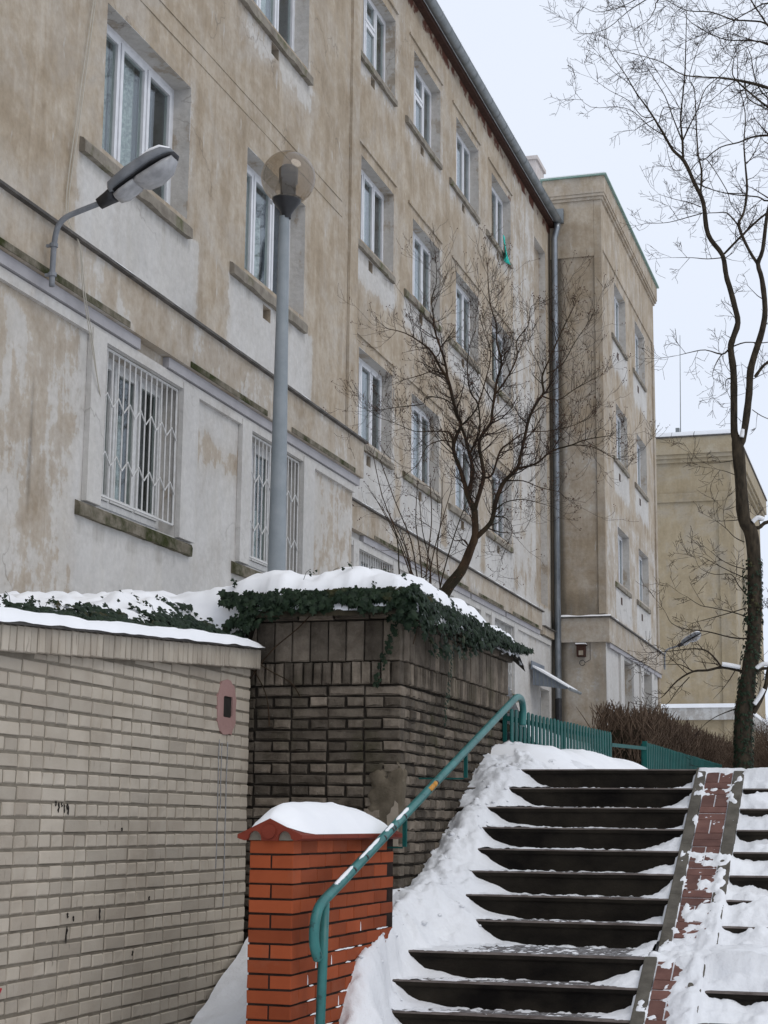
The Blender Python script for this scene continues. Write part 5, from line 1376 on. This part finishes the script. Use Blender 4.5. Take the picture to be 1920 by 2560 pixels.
LIMBS_BIG=[[(-2.359,26,2.47,0.1323),(-2.345,26,2.935,0.1327),(-2.315,26,3.385,0.1361),(-2.234,26,3.922,0.1153),(-2.14,26,4.467,0.1095),(-2.107,26,5.197,0.1131),(-2.103,26,5.753,0.1043),(-2.14,26,6.122,0.1047),(-2.237,26,6.333,0.1018),(-2.265,26,6.851,0.093),(-2.29,26,7.366,0.0933),(-2.312,26,7.584,0.081),(-2.347,26,7.721,0.0562),(-2.336,26,8.241,0.0564),(-2.331,26,8.68,0.0546),(-2.364,26,9.053,0.0504),(-2.322,26,9.226,0.0473),(-2.241,26,9.469,0.0461),(-2.283,26,9.735,0.0443),(-2.349,26,10.044,0.0419),(-2.389,26,10.193,0.0413),(-2.411,26,10.328,0.0401),(-2.453,26,10.605,0.0395),(-2.626,26,10.875,0.0384),(-2.694,26,11.09,0.0385),(-2.734,26,11.526,0.036),(-2.866,26,11.859,0.0323),(-3.018,26,12.245,0.0298),(-3.2,26,12.465,0.0234),(-3.337,26,12.743,0.0196),(-3.557,26,13.165,0.0144),(-3.774,26,13.521,0.0112),(-3.941,26,13.852,0.0086),(-4.206,26,14.342,0.006),(-4.261,26,14.707,0.004)],
[(-2.277,26,7.518,0.056),(-2.225,25.987,7.551,0.0529),(-2.155,25.916,7.862,0.0541),(-2.087,25.825,8.264,0.0552),(-2.052,25.751,8.595,0.0533),(-1.966,25.688,8.866,0.0508),(-1.847,25.612,9.182,0.047),(-1.783,25.538,9.502,0.0432),(-1.809,25.436,9.961,0.0383),(-1.858,25.382,10.2,0.0358),(-1.776,25.332,10.402,0.0308),(-1.684,25.213,10.92,0.0277),(-1.562,25.119,11.313,0.0246),(-1.507,24.998,11.845,0.0184)],
[(-1.86,25.382,10.197,0.0274),(-1.989,25.4,10.441,0.0235),(-2.134,25.428,10.857,0.0237),(-2.052,25.445,11.082,0.0178),(-1.995,25.47,11.461,0.0178),(-2.014,25.499,11.914,0.0139),(-2.025,25.522,12.284,0.01),(-1.994,25.553,12.761,0.008),(-2.098,25.595,13.436,0.0061),(-2.066,25.629,13.989,0.0041)],
[(-3.037,26,12.268,0.0205),(-3.032,25.934,12.567,0.0185),(-3.045,25.859,12.908,0.0144),(-2.998,25.784,13.242,0.0123),(-2.936,25.687,13.672,0.0102),(-2.88,25.529,14.38,0.0061),(-2.856,25.468,14.655,0.0041)],
[(-3.032,25.934,12.567,0.0144),(-3.144,25.833,12.887,0.0103),(-3.264,25.714,13.266,0.0082),(-3.409,25.625,13.529,0.0062),(-3.646,25.475,13.974,0.0041),(-3.715,25.367,14.328,0.0031)],
[(-3.032,25.934,12.567,0.0144),(-2.921,25.992,12.84,0.0123),(-2.779,26.06,13.159,0.0103),(-2.656,26.135,13.528,0.0083),(-2.33,26.227,13.839,0.0062),(-2.164,26.313,14.257,0.0042)],
[(-2.766,26,11.699,0.0183),(-2.741,25.942,12.04,0.0163),(-2.781,25.9,12.287,0.0143),(-2.792,25.828,12.713,0.0122),(-2.796,25.726,13.322,0.0082),(-2.866,25.682,13.573,0.0061),(-2.638,25.574,14.149,0.0041)],
[(-2.423,26,10.621,0.0181),(-2.142,25.935,10.868,0.0181),(-1.875,25.875,11.084,0.018),(-1.712,25.84,11.192,0.018),(-1.468,25.783,11.398,0.0159)],
[(-2.134,25.428,10.856,0.0138),(-2.31,25.504,11.109,0.0119),(-2.471,25.55,11.152,0.008),(-2.694,25.612,11.187,0.006)],
[(-2.714,25.612,11.189,0.01),(-2.939,25.662,11.166,0.008),(-3.249,25.73,11.136,0.0061),(-3.519,25.787,11.162,0.0041)],
[(-2.772,26,11.442,0.0102),(-2.969,25.973,11.538,0.0061),(-3.167,25.948,11.592,0.0051),(-3.425,25.914,11.693,0.0031)],
[(-3.314,26,12.714,0.0103),(-3.589,26.083,12.957,0.0083),(-3.847,26.171,13.269,0.0063),(-4.109,26.24,13.419,0.0053),(-4.597,26.359,13.53,0.0043),(-4.868,26.447,13.852,0.003)],
[(-3.534,26,13.07,0.0104),(-3.699,26.004,13.113,0.0073),(-3.904,26.011,13.407,0.0063),(-4.217,26.019,13.628,0.0042),(-4.511,26.027,13.893,0.003)],
[(-3.735,26,13.404,0.0063),(-3.86,26.026,13.676,0.0063),(-4.22,26.071,14.034,0.0042),(-4.401,26.105,14.39,0.0028)],
[(-3.412,26,12.945,0.0083),(-3.318,25.953,13.2,0.0072),(-3.068,25.911,13.13,0.0062),(-3.407,25.79,13.779,0.0052),(-3.598,25.724,14.128,0.0041)],
[(-2.919,26,12.082,0.0082),(-2.799,26.048,12.239,0.0082),(-2.661,26.084,12.26,0.0062),(-2.385,26.227,11.787,0.0072),(-2.317,26.292,11.546,0.0061),(-2.168,26.359,11.339,0.0061)],
[(-3.061,26,12.097,0.0062),(-3.205,26.016,12.141,0.0062),(-3.285,26.044,12.422,0.0052),(-3.304,26.06,12.584,0.0041)],
[(-2.454,26,10.561,0.0101),(-2.7,26.066,10.584,0.0081),(-2.948,26.132,10.65,0.0061),(-3.282,26.22,10.711,0.0031)],
[(-2.006,25.47,11.4,0.0099),(-2.324,25.544,11.461,0.008),(-2.625,25.616,11.603,0.007),(-2.766,25.651,11.695,0.006)],
[(-1.995,25.499,11.891,0.008),(-1.851,25.47,12.074,0.007),(-1.679,25.419,12.455,0.005)],
[(-2.403,26,9.035,0.0154),(-2.505,25.99,8.969,0.0137),(-2.754,25.968,9.052,0.0086),(-2.973,25.95,9.028,0.0069),(-3.177,25.933,8.985,0.0034)],
[(-2.505,25.99,8.969,0.0103),(-2.59,25.958,8.825,0.0085),(-2.649,25.923,8.643,0.0051),(-2.625,25.902,8.531,0.0034)],
[(-2.335,26,9.083,0.012),(-2.128,25.955,9.125,0.0102),(-1.858,25.898,9.08,0.0085),(-1.623,25.847,9.091,0.0067)],
[(-2.382,26,8.575,0.0102),(-2.448,25.98,8.539,0.0085),(-2.449,25.95,8.408,0.0051),(-2.382,25.903,8.217,0.0034)],
[(-1.987,25.751,8.5,0.0235),(-1.857,25.726,8.657,0.0235),(-1.772,25.713,8.717,0.0218),(-1.536,25.678,8.881,0.0201)],
[(-2.385,26,7.251,0.0068),(-2.603,26.014,7.231,0.0051),(-2.822,26.027,7.245,0.0042),(-2.889,26.032,7.285,0.0025)],
[(-2.358,26,7.025,0.0067),(-2.485,25.957,7.075,0.0051),(-2.613,25.916,7.107,0.0034)],
[(-2.063,26,8.046,0.0068),(-1.919,26.019,7.938,0.0068),(-1.758,26.039,7.863,0.0051)],
[(-2.315,26,3.97,0.0236),(-2.613,25.969,4.036,0.0218),(-2.845,25.945,3.992,0.0182),(-3.059,25.923,3.976,0.0164),(-3.294,25.896,3.84,0.0128),(-3.494,25.867,3.622,0.0073),(-3.567,25.858,3.568,0.0036)],
[(-2.631,25.969,4.036,0.0164),(-2.733,25.948,4.182,0.0146),(-2.871,25.926,4.301,0.0128),(-3.085,25.901,4.321,0.0091),(-3.318,25.873,4.295,0.0073),(-3.533,25.848,4.279,0.0055)],
[(-3.059,25.923,3.976,0.0128),(-3.243,25.963,4.083,0.0073),(-3.392,25.992,4.097,0.0055),(-3.523,26.016,4.102,0.0037)],
[(-3.115,25.923,3.894,0.0091),(-3.3,25.92,3.697,0.0073),(-3.43,25.917,3.516,0.0055),(-3.541,25.916,3.445,0.0036)],
[(-2.229,26,4.468,0.0145),(-2.476,25.971,4.489,0.0109),(-2.829,25.929,4.584,0.0091),(-3.149,25.892,4.624,0.0073),(-3.362,25.866,4.718,0.0055),(-3.439,25.847,4.865,0.0037)],
[(-2.22,26,4.796,0.0127),(-2.432,25.997,4.875,0.0091),(-2.754,25.994,4.957,0.0073),(-2.934,25.991,4.999,0.0055),(-3.131,25.989,5.134,0.0037)],
[(-2.233,26,4.943,0.0109),(-2.471,26.031,4.88,0.0082),(-2.803,26.073,4.802,0.0064),(-3.082,26.108,4.739,0.0037)],
[(-2.219,26,5.127,0.0109),(-2.344,25.943,5.288,0.0091),(-2.442,25.889,5.45,0.0073),(-2.687,25.821,5.448,0.0055),(-2.894,25.757,5.539,0.0037),(-2.958,25.713,5.682,0.0027)],
[(-2.212,26,5.384,0.011),(-2.459,26.078,5.515,0.0074),(-2.718,26.16,5.667,0.0056),(-2.924,26.226,5.797,0.0037),(-3.057,26.263,5.807,0.0026)],
[(-2.207,26,5.532,0.0091),(-2.407,25.937,5.585,0.0073),(-2.579,25.878,5.675,0.0055),(-2.732,25.818,5.801,0.0037)],
[(-2.24,26,5.96,0.0092),(-2.385,26.025,6.044,0.0074),(-2.529,26.056,6.205,0.0055),(-2.675,26.084,6.329,0.0037)],
[(-2.182,26,3.347,0.0396),(-2.083,26.044,3.528,0.0379),(-1.982,26.101,3.784,0.0362),(-1.944,26.151,4.023,0.0327),(-1.805,26.233,4.392,0.0273),(-1.779,26.329,4.861,0.022)],
[(-2.138,26,3.949,0.0235),(-2.045,25.969,3.999,0.0235),(-1.927,25.934,4.003,0.0216),(-1.74,25.877,3.959,0.0179)],
[(-2.143,26,6.198,0.0257),(-2.02,26.023,6.178,0.0294),(-1.929,26.043,6.253,0.0294),(-1.786,26.069,6.288,0.0275),(-1.536,26.117,6.379,0.0239)],
[(-2.455,26,3.403,0.0108),(-2.687,25.979,3.314,0.0072),(-2.866,25.962,3.207,0.0054),(-2.975,25.949,3.099,0.0036)]]
LIMBS_OVER=[[(-0.894,19,6.051,0.0997),(-0.88,19,7.233,0.0893),(-0.895,19,8.445,0.0787),(-0.91,19,9.686,0.0664),(-0.912,19,10.475,0.0535),(-0.915,19,11.276,0.0419)],
[(-0.902,19,9.92,0.0266),(-1.067,18.947,10.059,0.0222),(-1.206,18.906,10.153,0.0207),(-1.459,18.841,10.235,0.0163),(-1.743,18.77,10.287,0.0104),(-2.143,18.671,10.326,0.0074),(-2.382,18.602,10.484,0.006),(-2.653,18.532,10.583,0.0045),(-2.896,18.47,10.651,0.003)],
[(-0.91,19,9.686,0.0206),(-1.214,18.914,9.921,0.0133),(-1.324,18.881,10.015,0.0118),(-1.558,18.808,10.249,0.0089),(-1.596,18.78,10.368,0.0059),(-1.528,18.733,10.56,0.0044),(-1.244,18.664,10.632,0.0029)],
[(-0.907,19,10.634,0.0179),(-1.183,18.935,10.96,0.012),(-1.398,18.9,11.022,0.0105),(-1.586,18.871,11.049,0.009),(-1.831,18.83,11.16,0.0075),(-2.093,18.788,11.193,0.006),(-2.281,18.756,11.301,0.0045),(-2.455,18.724,11.424,0.003)],
[(-0.911,19,10.507,0.0178),(-1.2,19.078,10.789,0.012),(-1.467,19.137,10.894,0.0091),(-1.694,19.186,10.956,0.0076),(-1.922,19.238,11.11,0.0061),(-2.122,19.288,11.294,0.0046),(-2.199,19.316,11.434,0.0031)],
[(-0.906,19,11.114,0.0149),(-1.176,18.956,11.243,0.0105),(-1.352,18.928,11.174,0.0075),(-1.588,18.888,11.042,0.006),(-1.912,18.835,10.9,0.0045),(-2.118,18.802,10.815,0.003)],
[(-1.184,18.935,10.944,0.0105),(-1.296,18.961,11.166,0.009),(-1.396,18.985,11.37,0.0075),(-1.466,19.006,11.554,0.0061)],
[(-0.93,19,9.531,0.0206),(-1.234,19.065,9.633,0.0149),(-1.427,19.105,9.648,0.0119),(-1.578,19.138,9.615,0.009),(-1.805,19.186,9.597,0.0075),(-2.007,19.237,9.48,0.0061),(-2.067,19.252,9.54,0.0045)],
[(-0.95,19,8.912,0.0176),(-1.259,19.072,8.832,0.0118),(-1.375,19.099,8.901,0.0089),(-1.671,19.163,8.986,0.0075),(-1.925,19.218,9.097,0.006),(-2.121,19.263,9.231,0.003)],
[(-0.919,19,9.844,0.0133),(-1.214,18.973,10.057,0.0089),(-1.351,18.954,10.288,0.0074),(-1.424,18.924,10.699,0.0045),(-1.672,18.905,10.739,0.003)],
[(-0.904,19,11.178,0.0179),(-1.284,18.964,11.571,0.0136),(-2.021,18.912,11.719,0.0122),(-2.446,18.876,11.434,0.0076),(-2.493,18.868,11.321,0.0061),(-2.57,18.857,11.179,0.0046),(-2.676,18.848,11.108,0.003)],
[(-2.021,18.912,11.719,0.0106),(-2.326,18.916,11.634,0.0092),(-2.604,18.92,11.478,0.0077),(-2.821,18.923,11.362,0.0061),(-3.102,18.927,11.163,0.0046),(-3.383,18.93,11.145,0.0031),(-3.483,18.931,11.243,0.0022)],
[(-2.326,18.916,11.634,0.0076),(-2.734,18.972,11.523,0.0062),(-2.892,18.995,11.474,0.0054),(-3.035,19.013,11.453,0.0046),(-3.242,19.039,11.462,0.0037),(-3.402,19.06,11.562,0.0025)],
[(-1.459,18.841,10.235,0.0089),(-1.433,18.804,10.011,0.0074),(-1.233,18.759,9.841,0.0073)]]

def twigs(m, limbs, up, dens, lmin, lmax, depth=3, rmin=.0022, buds=None, gnarl=.35, spread=.9, minr=0.0):
    def grow(p, d, L, r, lev):
        n = 3 if lev else 4; pts = [p.copy()]; rad = [r]; q = p.copy(); dd = d.normalized()
        for i in range(n):
            dd = (dd+Vector((random.gauss(0, gnarl), random.gauss(0, gnarl), random.gauss(0, gnarl)))*.55+Vector((0, 0, up*.22))).normalized()
            q = q+dd*(L/n); pts.append(q.copy()); rad.append(max(rmin*.6, r*(1-.75*(i+1)/n)))
        m.tube(pts, rad, 4 if r > .006 else 3, False)
        if buds is not None and lev <= 1 and random.random() < .45:
            for k in range(random.choice((1, 2, 3))):
                c = pts[-1]+Vector((random.uniform(-.02, .02), random.uniform(-.02, .02), random.uniform(-.015, .02)))
                s = random.uniform(.003, .0065); i = len(buds.v)
                buds.v += [tuple(c+Vector(v)*s) for v in ((1, 0, 0), (-1, 0, 0), (0, 1, 0), (0, -1, 0), (0, 0, 1.6), (0, 0, -1.2))]
                buds.f += [(i, i+2, i+4), (i+2, i+1, i+4), (i+1, i+3, i+4), (i+3, i, i+4), (i+2, i, i+5), (i+1, i+2, i+5), (i+3, i+1, i+5), (i, i+3, i+5)]
        if lev > 0:
            for k in range(random.choice((2, 3, 3, 4))):
                i = random.randint(1, n); t = (pts[i]-pts[i-1]).normalized()
                sd = (t.orthogonal()*random.choice((-1, 1))); sd.rotate(Matrix.Rotation(random.uniform(0, 6.28), 3, t))
                grow(pts[i].lerp(pts[i-1], random.random()*.8), t*.75+sd*spread*random.uniform(.5, 1.1), L*random.uniform(.4, .7), rad[i]*.7, lev-1)
    for b in limbs:
        for (a, c) in zip(b, b[1:]):
            A, B = Vector(a[:3]), Vector(c[:3]); seg = (B-A).length; t = (B-A).normalized()
            if max(a[3], c[3]) < minr: continue
            mean = (a[3]+c[3])/2
            k = seg*dens*(1.4 if mean < .03 else .7 if mean < .06 else .35)
            for i in range(int(k)+(1 if random.random() < k % 1 else 0)):
                u = random.random(); p = A.lerp(B, u); sd = t.orthogonal(); sd.rotate(Matrix.Rotation(random.uniform(0, 6.28), 3, t))
                L = random.uniform(lmin, lmax); grow(p, t*.6+sd*spread, L, max(rmin, min(mean*.6, .005+.008*L)), depth-1)
        # leader at the tip
        A, B = Vector(b[-2][:3]), Vector(b[-1][:3]); t = (B-A).normalized()
        for k in range(2): grow(B, t+Vector((random.gauss(0, .3), random.gauss(0, .3), random.gauss(0, .3))), random.uniform(lmin, lmax), b[-1][3]*.8, depth-1)
def limb_mesh(m, limbs, sides=8):
    for b in limbs:
        pts = [Vector(q[:3]) for q in b]; rad = [q[3] for q in b]
        # refine with Catmull-Rom
        P = []; Rr = []
        for i in range(len(pts)-1):
            p0, p1, p2, p3 = pts[max(i-1, 0)], pts[i], pts[i+1], pts[min(i+2, len(pts)-1)]
            for k in range(3):
                t = k/3; P.append(.5*((2*p1)+(-p0+p2)*t+(2*p0-5*p1+4*p2-p3)*t*t+(-p0+3*p1-3*p2+p3)*t**3)); Rr.append((rad[i]+(rad[i+1]-rad[i])*t)*(1+.06*random.uniform(-1, 1)))
        P.append(pts[-1]); Rr.append(rad[-1]); m.tube(P, Rr, sides if max(rad) > .02 else 5)
random.seed(21)
# the small crooked tree behind the ivy wall
ST = empty('small_tree', (-4.45, 16, 3.0)); tag(ST, 'small crooked bare tree with reddish buds leaning behind the ivy wall', 'tree')
LIMBS_SMALL[0] = [(-4.50, 16.0, 2.85, .075), (-4.42, 16.0, 3.5, .066)]+LIMBS_SMALL[0]
m = MB(); limb_mesh(m, LIMBS_SMALL, 9); m.build('trunk', MAT['bark2'], ST, True)
m = MB(); bd_ = MB(); twigs(m, LIMBS_SMALL[1:], 1.0, 12, .14, .48, 3, .0023, bd_, .26, .75); m.build('crown', MAT['twig'], ST); tag(bd_.build('buds', MAT['bud'], ST), kind='stuff')
# multi-stemmed shrub next to it
SH = empty('bare_shrub', (-4.09, 14.5, 3.1)); tag(SH, 'thin many-stemmed bare shrub left of the small crooked tree', 'shrub')
stems = []
for i in range(12):
    a = random.uniform(-1, 1); h = random.uniform(.8, 1.6)+.35; b = [(-4.09+random.uniform(-.10, .10), 14.5+random.uniform(-.15, .15), 3.05, .008)]
    dx = a*.48+random.uniform(-.1, .1); dy = random.uniform(-.35, .35)
    for k in range(1, 6):
        t = k/5; b.append((b[0][0]+dx*t**1.7+random.uniform(-.03, .03), b[0][1]+dy*t+random.uniform(-.02, .02), 3.05+h*t, .008*(1-.75*t)+.0015))
    stems.append(b)
m = MB(); limb_mesh(m, stems, 5); m.build('stems', MAT['bark2'], SH, True)
m = MB(); bd_ = MB(); twigs(m, stems, .4, 3.2, .10, .32, 2, .0016, bd_, .4, .8); m.build('crown', MAT['twig'], SH); tag(bd_.build('buds', MAT['bud'], SH), kind='stuff')
# tall tree at the right
BT = empty('tall_tree', (-2.36, 26, 2.4)); tag(BT, 'tall dark bare tree with two long stems right of the far buildings', 'tree')
m = MB(); LIMBS_BIG[0] = [(-2.37, 26, 1.9, .17), (-2.36, 26, 2.2, .145)]+LIMBS_BIG[0][0:]
limb_mesh(m, LIMBS_BIG, 10); m.build('trunk', MAT['bark'], BT, True)
m = MB(); twigs(m, LIMBS_BIG, .30, 2.4, .22, .62, 3, .0050, None, .30, .85); m.build('crown', MAT['twig'], BT)
iv = MB()
for i in range(900):
    z = 2.5+3.2*random.random()**1.3; a = random.uniform(0, 6.3); xc = interp([(2.4, -2.36), (3.4, -2.315), (3.9, -2.24), (4.5, -2.15), (6, -2.12)], z)
    add_leaf(iv, Vector((xc+.15*math.cos(a), 26+.15*math.sin(a), z)), Vector((math.cos(a), math.sin(a), .4)), random.uniform(.03, .06), DOWN)
o = iv.build('trunk_ivy', MAT['ivy'], BT); tag(o, kind='stuff')
sn = MB()
for pth in ([(-2.62, 25.9, 4.06), (-2.5, 25.92, 4.04), (-2.35, 25.95, 4.01)], [(-2.12, 25.95, 3.99), (-2.02, 25.95, 4.05), (-1.93, 25.95, 4.05)], [(-2.10, 25.93, 6.24), (-2.02, 25.93, 6.30), (-1.93, 25.93, 6.27)], [(-2.23, 25.92, 7.58), (-2.20, 25.92, 7.70)], [(-2.16, 25.93, 3.45), (-2.08, 25.93, 3.56), (-2.01, 25.93, 3.68)]):
    sn.tube(arc([(p[0], p[1], p[2]+.02) for p in pth], 5), .035, 7)
tag(sn.build('branch_snow', MAT['snow2'], BT, True), kind='stuff')
# overhanging neighbour tree, trunk outside the frame
OT = empty('overhanging_tree', (-.8, 19, 2.1)); tag(OT, 'bare tree whose thin branches hang in from the upper right corner', 'tree')
LIMBS_OVER[0] = [(-.80, 19, 1.9, .17), (-.86, 19, 4.0, .13)]+LIMBS_OVER[0]
m = MB(); limb_mesh(m, LIMBS_OVER, 8); m.build('trunk', MAT['bark'], OT, True)
m = MB(); twigs(m, LIMBS_OVER[1:], .12, 4.6, .18, .52, 3, .0036, None, .32, .9, 0.0); m.build('crown', MAT['twig'], OT)
# ------------------------------------------------------------------ hedge and background shrubs
def brush(m, x0, x1, y0, y1, zb, zt, n, r=.006, lean=.25, fade=None):
    for i in range(n):
        x, y = random.uniform(x0, x1), random.uniform(y0, y1); top = (zt(x, y) if callable(zt) else zt)
        if fade and random.random() > fade(x, y): continue
        zs = zb+(top-zb)*random.random()**.8*.85; L = random.uniform(.18, .45)
        d = Vector((random.gauss(0, lean), random.gauss(0, lean), 1)).normalized(); p = Vector((x, y, zs)); q = p+d*min(L, max(.05, top-zs+random.uniform(-.05, .04)))
        mid = p.lerp(q, .5)+Vector((random.uniform(-.03, .03), random.uniform(-.03, .03), 0)); m.tube([p, mid, q], [r, r*.8, r*.4], 3, False)
random.seed(5)
HG = empty('hedge', (-3.85, 32, 2.4)); tag(HG, 'dense brown leafless hedge behind the green fence', 'hedge')
m = MB(); brush(m, -4.35, -3.45, 24.2, 46, 2.3, lambda x, y: 3.40+.0*y+.08*ns(x, y, 2, .9)+.05*ns(x, y, 2, 3), 15000, .009, .35); m.build('branches', MAT['hedge'], HG)
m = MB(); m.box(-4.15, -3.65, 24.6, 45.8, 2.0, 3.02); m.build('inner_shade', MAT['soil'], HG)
def shrub(name, loc, w, h, n, label, mat='hedge', r=.008):
    S = empty(name, loc); tag(S, label, 'shrub', 'brown shrubs below the trees')
    m = MB()
    for i in range(n):
        a = random.uniform(0, 6.28); rr = w*math.sqrt(random.random()); t = random.random()
        base = Vector((loc[0]+rr*.35*math.cos(a), loc[1]+rr*.5*math.sin(a), loc[2])); tip = Vector((loc[0]+rr*math.cos(a), loc[1]+rr*math.sin(a), loc[2]+h*(.55+.45*random.random())*(1-.35*(rr/w)**2)))
        mid = base.lerp(tip, .5)+Vector((random.gauss(0, .06), random.gauss(0, .06), .08)); m.tube([base, mid, tip], [r, r*.7, r*.3], 3, False)
        for k in range(4):
            u = random.uniform(.4, 1); p = base.lerp(tip, u); q = p+Vector((random.gauss(0, .13), random.gauss(0, .13), random.uniform(.05, .25))); m.tube([p, q], [r*.5, r*.25], 3, False)
    m.build('branches', MAT[mat], S)
shrub('brown_shrub', (-3.3, 36, 2.3), 1.0, 1.45, 260, 'reddish brown shrub between the hedge and the tall trunk')
shrub('brown_shrub', (-2.55, 32, 2.25), .9, 1.35, 260, 'brown shrub close behind the foot of the tall trunk')
shrub('brown_shrub', (-1.75, 30, 2.2), .9, 1.5, 300, 'brown shrub at the right edge right of the tall trunk')
shrub('brown_shrub', (-2.1, 40, 2.4), 1.6, 2.4, 320, 'taller twiggy shrub at the right edge in front of the grey building')
